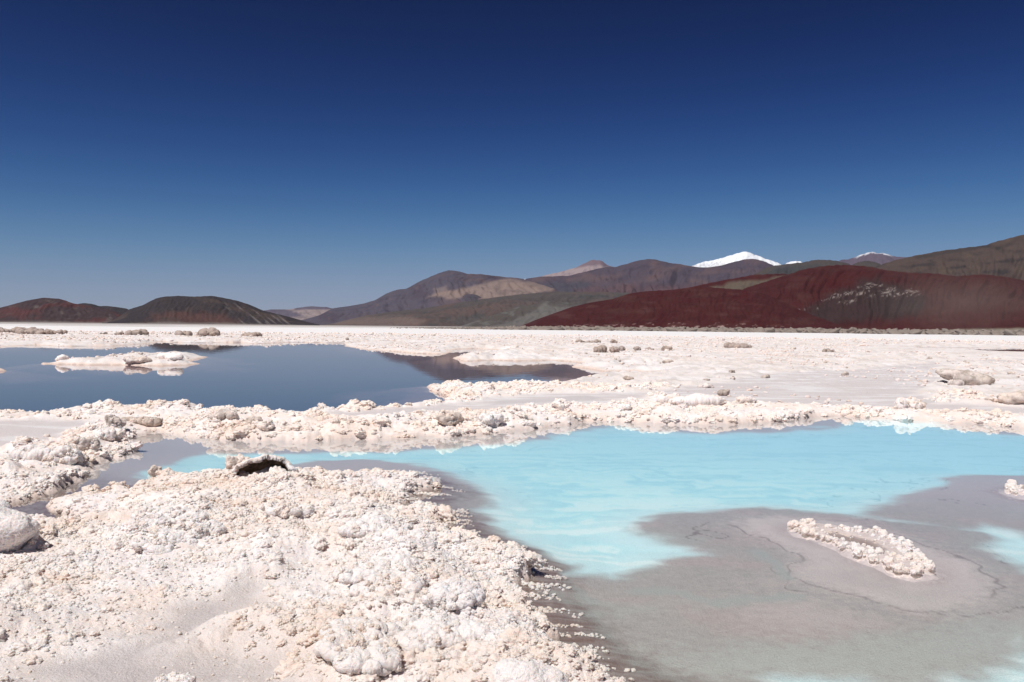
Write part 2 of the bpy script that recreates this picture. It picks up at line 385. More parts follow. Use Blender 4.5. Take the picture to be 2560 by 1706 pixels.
    # pale rings round the small islets
    for q, kk in ((IS2, 1.0), (IS3, .8)):
        di = -sdp(wxp, wyp, q)
        halo = (1 - ss(.10, .40, di + .2 * n + .05 * fine))
        c = mixc(c, np.array((0.485, 0.43, 0.415)), halo * .6 * kk)
        c = c * (1 + halo * (.10 * fine + .14 * spk))[..., None]
        inner = (1 - ss(.02, .20, di + .10 * n)) 
        c = mixc(c, (0.36, 0.27, 0.255), inner * ss(-.25, .25, spk + .25) * .75)
        c = mixc(c, (0.60, 0.53, 0.52), (1 - ss(-.02, .06, di + .1 * spk)) * .8)
        crack = (1 - ss(.004, .016, np.abs(di - .70 - .30 * n - .10 * pn(xp * 5, yp * 5, 107)))) * ss(-.05, .15, pn(xp * 1.3, yp * 1.3, 108))
        c = mixc(c, (0.19, 0.16, 0.15), crack * .75)
    hs = sdp(wxp, wyp, HALO)
    hm_ = ss(-.30, .45, hs + .14 * fine + .10 * spk)
    c = mixc(c, np.array((0.60, 0.53, 0.512)), hm_ * (.72 + .28 * np.cos(hs * 9 + 2.5 * n)))
    ck_ = (1 - ss(.005, .020, np.abs(hs + .02 - .05 * pn(xp * 6, yp * 6, 107)))) * ss(-.1, .15, pn(xp * 1.1, yp * 1.1, 108) + .12)
    c = mixc(c, (0.62, 0.555, 0.54), ss(-.05, .15, hs + .1 * fine) * (1 - ss(.12, .45, hs + .1 * fine)) * .5)
    c = mixc(c, (0.20, 0.165, 0.155), ck_ * .6)
    for q_, cc_, aa_ in ((BLOTS[0], (0.50, 0.445, 0.43), .9), (BLOTS[1], (0.48, 0.425, 0.41), .7), (BLOTS[2], (0.445, 0.455, 0.43), .8)):
        c = mixc(c, cc_, ss(-.25, .25, sdp(wxp, wyp, q_) + .25 * fine) * aa_)
    bl2 = 0 * n
    bl3 = 1 - ss(.25, .55, np.hypot((xp - BLOT[0]) / 1.5, yp - BLOT[1]) + .35 * n)
    c = mixc(c, (0.44, 0.39, 0.375), bl2 * ss(-.5, .5, fine))
    for v in VEINS:
        dv = np.full(xp.shape, 1e9)
        for a, b in zip(v[:-1], v[1:]):
            dv = np.minimum(dv, seg_d2(wxp, wyp, a, b)[0])
        dv = np.sqrt(dv)
        c = mixc(c, (0.39, 0.41, 0.39), (1 - ss(.015, .10, dv + .03 * fine)) * .8)
    # brown reef foot against the near island
    sh = pool[psel]
    foot = (1 - ss(.12, .62, sh + .25 * n + .12 * fine)) * (1 - ss(9.5, 11.5, rp))
    c = mixc(c, (0.205, 0.135, 0.115), foot * (.55 + .45 * ss(-.3, .3, fbm(xp * 3, yp * 22, 110, 3))))
    # milky turquoise water body in the deeper basin
    tq = np.empty(xp.shape + (3,)); tq[:] = (0.50, 0.755, 0.79)
    tq = mixc(tq, (0.60, 0.805, 0.815), ss(.0, .45, streak + .1) * (1 - ss(9, 15, rp)) * .8)
    tq = mixc(tq, (0.475, 0.735, 0.82), ss(8.5, 15, rp) * ss(-2, 6, xp) * .9)
    tq = mixc(tq, (0.41, 0.68, 0.75), ss(.0, .35, -streak) * .85)
    edge = 1 - ss(.0, .75, dp + .45 * streak)
    tq = mixc(tq, (0.63, 0.77, 0.79), edge * .75 * (1 - .6 * ss(8, 12, rp)))
    tq = mixc(tq, (0.72, 0.81, 0.81), ss(.05, .30, streak) * (1 - ss(.2, 2.2, dp)) * .85 * (1 - ss(7, 11, rp)))
    line = (1 - ss(.006, .02 + .012 * ss(8, 16, rp), np.abs(dp - .42 - .5 * n))) * ss(.0, .2, pn(xp * .7, yp * .7, 112)) * ss(8, 10, rp)
    tq = mixc(tq, (0.25, 0.45, 0.52), line * .5)
    tmix = ss(-.07, .16 + .03 * rp / 8, dp + .10 * streak)
    c = c + (tq - c) * tmix[..., None]
    c = np.clip(c, .02, .9)
    zpool = -0.018 - .03 * ss(0, .6, sh) - .05 * ss(-.15, .6, dp)
    reef = (1 - ss(.05, .5, sh)) * (1 - ss(9.5, 11.5, rp))
    zpool = zpool + reef * .016 * knob(xp * 11, yp * 24, 7) * ss(-.1, .3, fbm(xp * 2, yp * 9, 113, 2))
    w_p = ss(-0.01, .015, sh)
    t = np.zeros(X.shape); t[psel] = w_p
    cc = np.zeros(X.shape + (3,)); cc[psel] = c
    zz = np.zeros(X.shape); zz[psel] = zpool
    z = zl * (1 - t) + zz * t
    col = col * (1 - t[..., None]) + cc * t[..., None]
    salt = salt * (1 - t)
    # ---- under the lagoon
    lt = ss(-.01, .03, lag)
    z = z * (1 - lt) + (-.02 - .25 * ss(0, 2.5, lag)) * lt
    lc = np.empty(X.shape + (3,)); lc[:] = (0.085, 0.075, 0.085)
    shal = 1 - ss(0, 3.0, lag + 1.6 * fbm(X * .5, Y * .25, 121, 3))
    lc = mixc(lc, (0.27, 0.19, 0.19), shal * .9)
    lc = mixc(lc, (0.42, 0.32, 0.28), 1 - ss(.0, .25, lag))
    col = col * (1 - lt[..., None]) + lc * lt[..., None]
    salt = salt * (1 - lt)
    return dict(z=z, col=col, salt=salt, rough=rough, L=L, lag=lag, pool=pool, rid=rid, pan=pan, r=r, hole=hole, lip=lip, fz=fz)

# ------------------------------------------------------------------ materials
def new_mat(name):
    m = bpy.data.materials.new(name); m.use_nodes = True
    t = m.node_tree
    return m, t, t.nodes['Principled BSDF']
def N(t, kind, **kw):
    n = t.nodes.new(kind)
    for k, v in kw.items():
        if k.startswith('i_'):
            n.inputs[k[2:]].default_value = v
        else:
            setattr(n, k, v)
    return n
def ramp(t, src, stops):
    n = t.nodes.new('ShaderNodeValToRGB')
    e = n.color_ramp.elements
    while len(e) < len(stops):
        e.new(0.5)
    for k, (p, c) in enumerate(stops):
        e[k].position = p; e[k].color = tuple(c) + (1,) if len(c) == 3 else c
    t.links.new(src, n.inputs[0])
    return n.outputs[0]
def mixrgb(t, a, b, f, mode='MIX'):
    n = t.nodes.new('ShaderNodeMix'); n.data_type = 'RGBA'; n.blend_type = mode
    for i, v in ((0, f), (6, a), (7, b)):
        if isinstance(v, bpy.types.NodeSocket):
            t.links.new(v, n.inputs[i])
        else:
            n.inputs[i].default_value = v if not isinstance(v, tuple) else tuple(v) + (1,)
    return n.outputs[2]
def noise(t, vec, scale, detail=4, rough=.55):
    n = N(t, 'ShaderNodeTexNoise')
    n.inputs['Scale'].default_value = scale; n.inputs['Detail'].default_value = detail; n.inputs['Roughness'].default_value = rough
    t.links.new(vec, n.inputs['Vector'])
    return n.outputs[0]
def salt_colour(t, pos):
    """cream, white and rosy salt in drifting patches, by place"""
    big = noise(t, pos, 1.1, 4)
    c = ramp(t, big, [(.34, (.87, .74, .662)), (.46, (.89, .79, .737)), (.56, (.90, .838, .812)), (.70, (.88, .795, .778))])
    small = noise(t, pos, 11, 5, .65)
    c = mixrgb(t, c, ramp(t, small, [(.30, (.88, .76, .67)), (.46, (.97, .92, .88)), (.60, (1, 1, 1)), (.8, (.96, .94, .95))]), .6, 'MULTIPLY')
    return c
def salt_bump(t, pos, b, s=1.0):
    n1 = noise(t, pos, 55, 5, .65)
    n2 = noise(t, pos, 240, 3, .6)
    a = N(t, 'ShaderNodeMath', operation='MULTIPLY_ADD')
    t.links.new(n2, a.inputs[0]); a.inputs[1].default_value = .35; t.links.new(n1, a.inputs[2])
    bm = N(t, 'ShaderNodeBump'); bm.inputs['Strength'].default_value = .9; bm.inputs['Distance'].default_value = .022 * s
    t.links.new(a.outputs[0], bm.inputs['Height'])
    t.links.new(bm.outputs[0], b.inputs['Normal'])
def sss(b, attr=None, t=None):
    b.inputs['Subsurface Weight'].default_value = .45
    if attr is not None:
        mm = N(t, 'ShaderNodeMath', operation='MULTIPLY'); mm.inputs[1].default_value = .45
        t.links.new(attr.outputs['Fac'], mm.inputs[0]); t.links.new(mm.outputs[0], b.inputs['Subsurface Weight'])
    b.inputs['Subsurface Radius'].default_value = (1.0, .72, .55)
    b.inputs['Subsurface Scale'].default_value = .018
def mat_ground():
    m, t, b = new_mat('salt_flat')
    g = N(t, 'ShaderNodeNewGeometry')
    at_ = N(t, 'ShaderNodeAttribute', attribute_name='Col')
    sa = N(t, 'ShaderNodeAttribute', attribute_name='salt')
    c = mixrgb(t, at_.outputs[0], salt_colour(t, g.outputs['Position']), sa.outputs['Fac'])
    gr = noise(t, g.outputs['Position'], 130, 3, .7)
    c = mixrgb(t, c, ramp(t, gr, [(.32, (.74, .72, .72)), (.5, (.96, .96, .96)), (.68, (1, 1, 1))]), .85, 'MULTIPLY')
    t.links.new(c, b.inputs['Base Color'])
    b.inputs['Roughness'].default_value = .85
    b.inputs['Specular IOR Level'].default_value = .25
    salt_bump(t, g.outputs['Position'], b, .7)
    sss(b, sa, t)
    return m
def mat_salt(name, tint=(1, 1, 1), amount=1.0, grime=0.0, white=0.0):
    m, t, b = new_mat(name)
    g = N(t, 'ShaderNodeNewGeometry')
    c = salt_colour(t, g.outputs['Position'])
    c = mixrgb(t, c, tint, amount, 'MULTIPLY')
    if white:
        c = mixrgb(t, c, (.90, .842, .818), white)
    if grime:
        gn = noise(t, g.outputs['Position'], 4.5, 6, .7)
        c = mixrgb(t, c, (.30, .245, .205), ramp(t, gn, [(.42, (0, 0, 0)), (.62, (grime,) * 3)]))
    t.links.new(c, b.inputs['Base Color'])
    b.inputs['Roughness'].default_value = .85
    b.inputs['Specular IOR Level'].default_value = .25
    salt_bump(t, g.outputs['Position'], b, 1.0)
    if grime == 0:
        sss(b)
    return m
def mat_water(name, tint, bump, scale, strength):
    m, t, b = new_mat(name)
    t.nodes.remove(b)
    out = t.nodes['Material Output']
    tr = N(t, 'ShaderNodeBsdfTransparent'); tr.inputs[0].default_value = tint + (1,)
    gl = N(t, 'ShaderNodeBsdfGlossy'); gl.inputs['Roughness'].default_value = .012; gl.inputs[0].default_value = (1, 1, 1, 1)
    fr = N(t, 'ShaderNodeFresnel'); fr.inputs[0].default_value = 1.34
    mx = N(t, 'ShaderNodeMixShader')
    t.links.new(fr.outputs[0], mx.inputs[0]); t.links.new(tr.outputs[0], mx.inputs[1]); t.links.new(gl.outputs[0], mx.inputs[2])
    t.links.new(mx.outputs[0], out.inputs[0])
    g = N(t, 'ShaderNodeNewGeometry')
    mp = N(t, 'ShaderNodeMapping'); mp.inputs['Scale'].default_value = (scale, scale * 1.7, 1)
    t.links.new(g.outputs['Position'], mp.inputs[0])
    n1 = noise(t, mp.outputs[0], 1.0, 3, .5)
    bm = N(t, 'ShaderNodeBump'); bm.inputs['Strength'].default_value = strength; bm.inputs['Distance'].default_value = bump
    t.links.new(n1, bm.inputs['Height'])
    t.links.new(bm.outputs[0], gl.inputs['Normal'])
    return m
def mat_hill(name, scale):
    m, t, b = new_mat(name)
    at_ = N(t, 'ShaderNodeAttribute', attribute_name='Col')
    g = N(t, 'ShaderNodeNewGeometry')
    mp = N(t, 'ShaderNodeMapping'); mp.inputs['Scale'].default_value = (scale, scale, scale * .6)
    t.links.new(g.outputs['Position'], mp.inputs[0])
    n1 = noise(t, mp.outputs[0], 1.0, 8, .62)
    c = mixrgb(t, at_.outputs[0], ramp(t, n1, [(.3, (.62, .62, .65)), (.5, (.88, .88, .89)), (.7, (.90, .86, .82))]), .9, 'MULTIPLY')
    t.links.new(c, b.inputs['Base Color'])
    b.inputs['Roughness'].default_value = .95
    b.inputs['Specular IOR Level'].default_value = .1
    bm = N(t, 'ShaderNodeBump'); bm.inputs['Strength'].default_value = .5; bm.inputs['Distance'].default_value = 8.0 / (scale * 100)
    t.links.new(n1, bm.inputs['Height']); t.links.new(bm.outputs[0], b.inputs['Normal'])
    return m
M_GROUND = mat_ground()
M_SALT = mat_salt('salt')
M_NOD = mat_salt('salt_nodule', (1.0, .985, .965))
M_WHITE = mat_salt('salt_white', (1.0, 1.0, 1.0), 1.0, 0.0, .6)
M_FAR = mat_salt('salt_dusty', (.86, .83, .815))
M_OLD = mat_salt('salt_weathered', (.93, .91, .89), 1, .55)
M_DARK = mat_salt('salt_dirty', (.80, .77, .73), 1, .85)
M_RUB = mat_salt('rubble', (.21, .20, .19), 1, .8)
M_CLUMP = mat_salt('salt_ragged', (.50, .45, .425), 1, .85)
M_POOL = mat_water('pool_water', (.985, 1.0, 1.0), .004, 1.2, .10)
M_LAG = mat_water('lagoon_water', (.96, .97, 1.0), .02, .8, .10)

def tag(o, label=None, cat=None, kind=None, group=None):
    for k, v in (('label', label), ('category', cat), ('kind', kind), ('group', group)):
        if v:
            o[k] = v
    return o
def mesh_np(name, V, Q, mat, smooth=True):
    """mesh from numpy vertices and faces of one size"""
    me = bpy.data.meshes.new(name)
    n, k = Q.shape
    me.vertices.add(len(V)); me.vertices.foreach_set('co', np.ascontiguousarray(V, np.float32).ravel())
    me.loops.add(n * k); me.loops.foreach_set('vertex_index', np.ascontiguousarray(Q, np.int32).ravel())
    me.polygons.add(n)
    me.polygons.foreach_set('loop_start', np.arange(0, n * k, k, dtype=np.int32))
    me.polygons.foreach_set('loop_total', np.full(n, k, np.int32))
    me.polygons.foreach_set('use_smooth', np.full(n, smooth))
    me.materials.append(mat)
    me.update(calc_edges=True)
    me.validate()
    return me
def set_col(me, col):
    a = me.attributes.new('Col', 'FLOAT_COLOR', 'POINT')
    a.data.foreach_set('color', np.concatenate([col, np.ones((len(col), 1))], 1).astype(np.float32).ravel())
def link(name, me, loc=(0, 0, 0)):
    o = bpy.data.objects.new(name, me); C.objects.link(o); o.location = loc
    return o

# ------------------------------------------------------------------ the salt flat
ang = np.concatenate([np.linspace(-180, -60, 25)[:-1], np.linspace(-60, -34, 40)[:-1], np.arange(-34, 34.001, .08), np.linspace(34, 60, 40)[1:], np.linspace(60, 180, 25)[1:]])
rad = np.concatenate([[.02], np.geomspace(.4, 3.0, 24)[:-1], np.geomspace(3.0, 70, 640)[:-1], np.geomspace(70, 600, 170)[:-1], np.geomspace(600, 40000, 80)])
AA, RR = np.meshgrid(np.radians(ang), rad)
GX, GY = (RR * np.sin(AA)).ravel(), (RR * np.cos(AA)).ravel()
G = ground(GX, GY)
nr, na = len(rad), len(ang)
idx = np.arange(nr * na).reshape(nr, na)
Q = np.stack([idx[:-1, :-1], idx[:-1, 1:], idx[1:, 1:], idx[1:, :-1]], -1).reshape(-1, 4)[:, ::-1]
me = mesh_np('salt_flat', np.stack([GX, GY, G['z']], 1), Q, M_GROUND)
set_col(me, G['col'])
a = me.attributes.new('salt', 'FLOAT', 'POINT'); a.data.foreach_set('value', G['salt'].astype(np.float32))
tag(link('salt_flat', me), 'white and cream crusted salt flat reaching to the foot of the hills', 'salt flat', 'structure')
print('ground', round(time.time() - T0, 1), len(GX))

def sheet(name, pts, mat, label, cat):
    bm = bmesh.new()
    f = bm.faces.new([bm.verts.new((x, y, 0.0)) for x, y in pts])
    if f.normal.z < 0 or sum((pts[i][0] * pts[(i + 1) % len(pts)][1] - pts[(i + 1) % len(pts)][0] * pts[i][1]) for i in range(len(pts))) < 0:
        f.normal_flip()
    bmesh.ops.triangulate(bm, faces=bm.faces[:])
    me = bpy.data.meshes.new(name); bm.to_mesh(me); bm.free(); me.materials.append(mat)
    return tag(link(name, me), label, cat, 'structure')
sheet('pool_water', [(-14, .5), (-2, 2.0), (1.0, 2.0), (1.0, -2.8), (38, -2.8), (60, 23), (10, 20.5), (6, 19.5), (2, 17.3), (-2, 15.0), (-14, 14.6)], M_POOL, 'clear water over the milky turquoise pool in front', 'pool')
sheet('lagoon_water', [(-50, 15.4), (-2, 15.9), (2, 18.5), (6, 22), (24, 27), (24, 90), (-80, 90), (-80, 30)], M_LAG, 'still blue lagoon mirroring the hills and sky', 'lagoon')
pp = PONDS[2]
sheet('pond_water', [(pp[:, 0].min() - 1, pp[:, 1].min() - 1), (pp[:, 0].max() + 1, pp[:, 1].min() - 1), (pp[:, 0].max() + 1, pp[:, 1].max() + 2), (pp[:, 0].min() - 1, pp[:, 1].max() + 2)], M_LAG, 'narrow dark pond far out on the salt plain', 'pond')

# ------------------------------------------------------------------ hills and mountains
def in_poly(px, py, pts, soft=6.0, warp=8.0, seed=0):
    x = px + warp * fbm(px / 40, py / 40, seed, 4); y = py + warp * .5 * fbm(px / 40, py / 30, seed + 5, 4)
    return ss(-soft, soft, sdp(x, y, np.array(pts, float)))
def pix(V):
    d = V - np.array([0, 0, CAM_H])
    z = d @ fwd
    return PW / 2 + F_PX * (d @ rgt) / z, PH / 2 - F_PX * (d @ upv) / z
def hill(name, label, D, sil, front, colour, p=1.15, back=None, rough=.10, seed=0, step=3.2, rows=60, cat='hill', lip=0.0, gully=1.0):
    sil = np.array(sil, float)
    px = np.arange(sil[0, 0], sil[-1, 0] + .1, step)
    py = np.interp(px, sil[:, 0], sil[:, 1])
    k = np.ones(3) / 3
    py = np.convolve(np.pad(py, 1, mode='edge'), k, 'valid')
    d = ray(px, py)
    hz = np.hypot(d[:, 0], d[:, 1])
    ux, uy = d[:, 0] / hz, d[:, 1] / hz
    H = np.maximum(CAM_H + D * d[:, 2] / hz, 2.0)
    back = back or front * .8
    v = np.concatenate([np.linspace(0, 1, rows) ** .9, 1 + np.linspace(0, 1, 14)[1:]])
    VV, HH = np.meshgrid(v, H, indexing='ij')
    UX = np.broadcast_to(ux, VV.shape); UY = np.broadcast_to(uy, VV.shape)
    PX = np.broadcast_to(px, VV.shape)
    fr = np.clip(VV, 0, 1); bk = np.clip(VV - 1, 0, 1)
    dist = D - front * (1 - fr) + back * bk
    prof = np.where(VV <= 1, fr ** p * (1 - lip) + lip * np.sin(fr * np.pi / 2), np.cos(bk * np.pi / 2) ** 1.3)
    u = PX / F_PX * D / front * 4.0
    wob = fbm(u * .6, VV * 1.2, seed + 40, 3)
    g = 1 - np.abs(fbm(u * 2.2 + wob * 1.3, VV * .9 + wob * .5, seed, 4)) * 2.2
    g2 = fbm(u * 1.0 + wob, VV * 2.0, seed + 9, 4)
    env = np.sin(np.clip(VV, 0, 1) * np.pi) ** .8
    hgt = HH * (prof + env * rough * (gully * .30 * (g - .5) + .75 * g2)) + HH * .012 * fbm(u * 9, VV * 6, seed + 3, 3) * ss(0, .15, VV) + HH * env * .055 * (.5 - 2.0 * np.abs(fbm(u * 6 + wob * 2.2, VV * 1.6 + wob, seed + 13, 4, .6)))
    Z = hgt - 3.0 * (1 - ss(0, .03, VV)) - 3.0 * (bk > .98)
    V = np.stack([(UX * dist).ravel(), (UY * dist).ravel(), Z.ravel()], 1)
    nv, nc = VV.shape
    ii = np.arange(nv * nc).reshape(nv, nc)
    Qh = np.stack([ii[:-1, :-1], ii[:-1, 1:], ii[1:, 1:], ii[1:, :-1]], -1).reshape(-1, 4)
    me = mesh_np(name, V, Qh, mat_hill(name, 9.0 / front))
    qx, qy = pix(V)
    set_col(me, np.clip(colour(qx, qy, VV.ravel(), g.ravel(), g2.ravel()), 0.004, .95))
    o = link(name, me)
    tag(o, label, cat, 'structure')
    return o
def base(c, n):
    return np.broadcast_to(np.array(c, float), (n, 3)).copy()
def plain(c1, c2=None, foot=None):
    def f(qx, qy, v, g, g2):
        c = base(c1, len(qx))
        if c2 is not None:
            c = mixc(c, c2, ss(-.25, .35, g2 + .35 * (g - .5)))
        if foot is not None:
            c = mixc(c, foot, 1 - ss(.02, .22, v + .1 * g2))
        return c
    return f
def c_red_left(qx, qy, v, g, g2):
    c = base((.062, .042, .044), len(qx))
    c = mixc(c, (.090, .040, .040), ss(-.1, .4, g2 + .25 * fbm(qx / 60, qy / 30, 5)))
    c = mixc(c, (.13, .105, .10), ss(.2, .6, fbm(qx / 35, qy / 18, 6)) * .7)
    return mixc(c, (.20, .17, .155), (1 - ss(.0, .10, v)))
def c_dark(qx, qy, v, g, g2):
    c = base((.045, .038, .041), len(qx))
    c = mixc(c, (.095, .050, .045), in_poly(qx, qy, [(350, 815), (390, 785), (450, 778), (520, 780), (600, 800), (580, 815)], 9, 22, 3) * .8)
    c = mixc(c, (.075, .055, .05), ss(0, .5, g2))
    sx = qx + (qy - 760) * -1.25
    rub = ss(.22, .42, fbm(sx / 9, qy / 70, 7, 3)) * in_poly(qx, qy, [(560, 755), (640, 775), (730, 800), (730, 812), (590, 812), (560, 780)], 8, 8, 4)
    c = mixc(c, (.20, .175, .165), rub * .75)
    return mixc(c, (.19, .165, .15), 1 - ss(.0, .09, v))
def c_pale(qx, qy, v, g, g2):
    c = base((.27, .215, .21), len(qx))
    return mixc(c, (.12, .10, .13), np.maximum(in_poly(qx, qy, [(650, 770), (700, 768), (760, 790), (690, 800), (650, 795)], 4, 6, 2), in_poly(qx, qy, [(738, 760), (830, 760), (830, 773), (738, 775)], 2, 3, 5)))
SLIDE = [(1070, 741), (1118, 727), (1165, 721), (1202, 710), (1257, 697), (1312, 702), (1348, 705), (1387, 723), (1330, 738), (1275, 746), (1213, 752), (1175, 738), (1130, 748)]
def c_purple(qx, qy, v, g, g2):
    c = base((.090, .077, .098), len(qx))
    c = mixc(c, (.125, .085, .085), ss(-.1, .45, g2 + .3 * fbm(qx / 50, qy / 40, 8)) * ss(1040, 1200, qx))
    c = mixc(c, (.078, .062, .080), ss(.1, .5, fbm(qx / 70, qy / 45, 9)))
    c = mixc(c, (.235, .175, .155), in_poly(qx, qy, SLIDE, 4, 10, 11) * .95)
    c = mixc(c, (.23, .18, .17), in_poly(qx, qy, [(1085, 722), (1115, 715), (1120, 724), (1090, 732)], 4, 10, 12) * .6)
    return mixc(c, (.15, .11, .11), ss(.3, .7, fbm(qx / 22, qy / 14, 13)) * .5)
def c_knoll(qx, qy, v, g, g2):
    return mixc(base((.075, .065, .078), len(qx)), (.10, .075, .08), ss(0, .4, g2))
def c_foot(qx, qy, v, g, g2):
    c = base((.086, .072, .069), len(qx))
    c = mixc(c, (.105, .074, .068), ss(-.1, .4, g2 + .4 * fbm(qx / 80, qy / 25, 15)))
    c = mixc(c, (.06, .058, .058), ss(.15, .5, fbm(qx / 55, qy / 16, 16)) * .75)
    c = mixc(c, (.20, .145, .125), in_poly(qx, qy, [(780, 815), (860, 795), (1000, 790), (1060, 800), (1040, 816)], 8, 12, 17) * .55)
    return c
def c_sage(qx, qy, v, g, g2):
    c = base((.132, .122, .115), len(qx))
    c = mixc(c, (.085, .072, .066), np.maximum(in_poly(qx, qy, [(1160, 818), (1220, 790), (1300, 762), (1370, 752), (1330, 780), (1270, 806), (1230, 816)], 5, 14, 18), .75 * in_poly(qx, qy, [(1350, 752), (1420, 752), (1450, 766), (1380, 768)], 4, 8, 20)))
    return mixc(c, (.12, .115, .105), ss(.1, .5, fbm(qx / 30, qy / 12, 19)))
def c_cone(qx, qy, v, g, g2):
    c = base((.30, .235, .235), len(qx))
    return mixc(c, (.17, .12, .135), np.maximum(in_poly(qx, qy, [(1440, 672), (1480, 645), (1520, 650), (1560, 680), (1500, 664), (1470, 666)], 3, 6, 21), ss(.2, .5, fbm(qx / 14, qy / 20, 22)) * .5))
def c_range(qx, qy, v, g, g2):
    c = base((.078, .060, .076), len(qx))
    c = mixc(c, (.115, .076, .080), ss(-.05, .45, fbm(qx / 60, qy / 30, 23) + .3 * (g - .6)) * .8)
    c = mixc(c, (.065, .060, .075), in_poly(qx, qy, [(1340, 710), (1440, 700), (1520, 715), (1600, 735), (1420, 735)], 8, 16, 24) * .8)
    c = mixc(c, (.115, .062, .066), in_poly(qx, qy, [(1440, 722), (1560, 712), (1720, 715), (1800, 705), (1780, 740), (1440, 740)], 8, 14, 25) * .6)
    return c
def c_snow(qx, qy, v, g, g2):
    c = base((.86, .87, .89), len(qx))
    return mixc(c, (.20, .17, .17), ss(.42, .52, fbm(qx / 7, qy / 5, 26) + .5 * ss(640, 668, qy)) * .35)
def c_olive(qx, qy, v, g, g2):
    c = base((.069, .057, .054), len(qx))
    return mixc(c, (.055, .052, .052), np.maximum(in_poly(qx, qy, [(1900, 690), (1950, 668), (2040, 660), (2060, 668), (1980, 690)], 4, 10, 27), ss(.1, .5, fbm(qx / 30, qy / 10, 28)) * .6))
def c_fsnow(qx, qy, v, g, g2):
    c = base((.115, .088, .115), len(qx))
    top = np.interp(qx, [2098, 2130, 2163, 2179, 2212, 2236, 2290], [652, 646, 634, 630, 634, 642, 644])
    return mixc(c, (.62, .63, .67), (1 - ss(1.2, 3.6, qy - top + 2.5 * fbm(qx / 5, qy / 5, 29))) * ss(2130, 2150, qx) * (1 - ss(2215, 2235, qx)))
def c_brown(qx, qy, v, g, g2):
    c = base((.078, .056, .049), len(qx))
    c = mixc(c, (.045, .037, .037), ss(.05, .45, fbm(qx / 70 + qy / 60, qy / 12, 30)))
    c = mixc(c, (.092, .065, .052), ss(.1, .5, fbm(qx / 40, qy / 20, 31)) * .8)
    return mixc(c, (.045, .038, .038), in_poly(qx, qy, [(2280, 642), (2400, 622), (2470, 612), (2480, 618), (2380, 634), (2290, 648)], 3, 8, 32) * .7)
def red_base(qx, qy, g2):
    c = base((.058, .0150, .0152), len(qx))
    c = mixc(c, (.070, .027, .0245), ss(.0, .5, fbm(qx / 90, qy / 22, 33) + .2 * g2) * .7)
    return mixc(c, (.055, .010, .012), ss(.1, .5, fbm(qx / 50, qy / 40, 34)) * .6)
def c_red(qx, qy, v, g, g2):
    c = red_base(qx, qy, g2)
    c = mixc(c, (.040, .029, .029), in_poly(qx, qy, [(2010, 790), (2060, 745), (2130, 715), (2180, 690), (2260, 715), (2310, 735), (2320, 770), (2260, 800), (1980, 812)], 16, 22, 35) * .8)
    c = mixc(c, (.068, .030, .028), in_poly(qx, qy, [(2200, 680), (2600, 690), (2600, 770), (2340, 770)], 18, 26, 36) * .6)
    oc = in_poly(qx, qy, [(2050, 752), (2110, 722), (2170, 708), (2290, 722), (2310, 738), (2240, 745), (2200, 740), (2120, 760)], 6, 10, 37)
    wh = ss(.16, .34, fbm(qx / 24, (qy + qx * .24) / 3.2, 38, 5, .68) + .22 * oc - .10) * ss(-.15, .2, fbm(qx / 45, (qy + qx * .25) / 12, 49, 3)) * ss(.25, .75, oc + .35 * fbm(qx / 30, qy / 15, 48))
    wh2 = ss(.18, .28, fbm(qx / 12, qy / 4, 39)) * in_poly(qx, qy, [(1990, 775), (2030, 768), (2050, 770), (2030, 776)], 3, 6, 40)
    c = mixc(c, (.27, .225, .205), np.clip(wh + wh2, 0, 1) * .85)
    c = mixc(c, (.20, .175, .135), in_poly(qx, qy, [(2300, 832), (2400, 824), (2600, 820), (2600, 840)], 3, 3, 45))
    return c
def c_redfront(qx, qy, v, g, g2):
    c = red_base(qx, qy, g2)
    low = ss(.28, .42, fbm(qx / 26, qy / 3.2, 42, 4, .6)) * (1 - ss(.04, .16, v))
    c = mixc(c, (.46, .33, .30), low * .75)
    return mixc(c, (.10, .045, .042), ss(.2, .6, fbm(qx / 70, qy / 9, 43)) * .4)
def c_redtop(qx, qy, v, g, g2):
    c = red_base(qx, qy, g2)
    return mixc(c, (.115, .095, .072), in_poly(qx, qy, [(1770, 722), (1840, 705), (1960, 692), (1990, 700), (1900, 725), (1800, 730)], 5, 12, 44) * .85)

hill('snow_mountain', 'snow covered peak above the purple range', 26000, [(1690, 700), (1726, 667), (1755, 656), (1796, 648), (1830, 638), (1845, 633), (1861, 629), (1877, 633), (1910, 646), (1951, 660), (1990, 690)], 6000, c_snow, seed=1, rough=.08, cat='mountain')
hill('snow_mountain', 'small flat snow cap peeping over the olive ridge', 26500, [(1945, 690), (1961, 661), (1979, 653), (2004, 655), (2030, 690)], 5000, c_snow, seed=2, rough=.05, cat='mountain', rows=40)
hill('snow_mountain', 'tiny white snow tip in the saddle beside the purple mountain', 27000, [(1300, 720), (1308, 700), (1314, 696), (1321, 699), (1330, 720)], 4000, c_snow, seed=3, rough=.03, cat='mountain', rows=30)
hill('snow_rimmed_mountain', 'distant purple mountain with a thin snow rim', 20000, [(2050, 690), (2098, 652), (2130, 646), (2163, 634), (2179, 630), (2195, 633), (2212, 634), (2236, 642), (2273, 644), (2330, 680)], 5000, c_fsnow, seed=4, cat='mountain')
hill('volcanic_cone', 'pale pink volcanic cone with a notched summit', 22000, [(1280, 720), (1320, 697), (1359, 690), (1403, 679), (1443, 668), (1476, 651), (1483, 650), (1493, 652), (1505, 651), (1515, 660), (1527, 666), (1553, 673), (1620, 700)], 6000, c_cone, seed=5, cat='mountain')
hill('pale_ridge', 'low pale ridge in the gap beside the dark hill', 15000, [(600, 805), (658, 777), (676, 774), (724, 774), (742, 770), (775, 766), (815, 768), (850, 775), (930, 800)], 2500, c_pale, seed=6, rough=.06, rows=40)
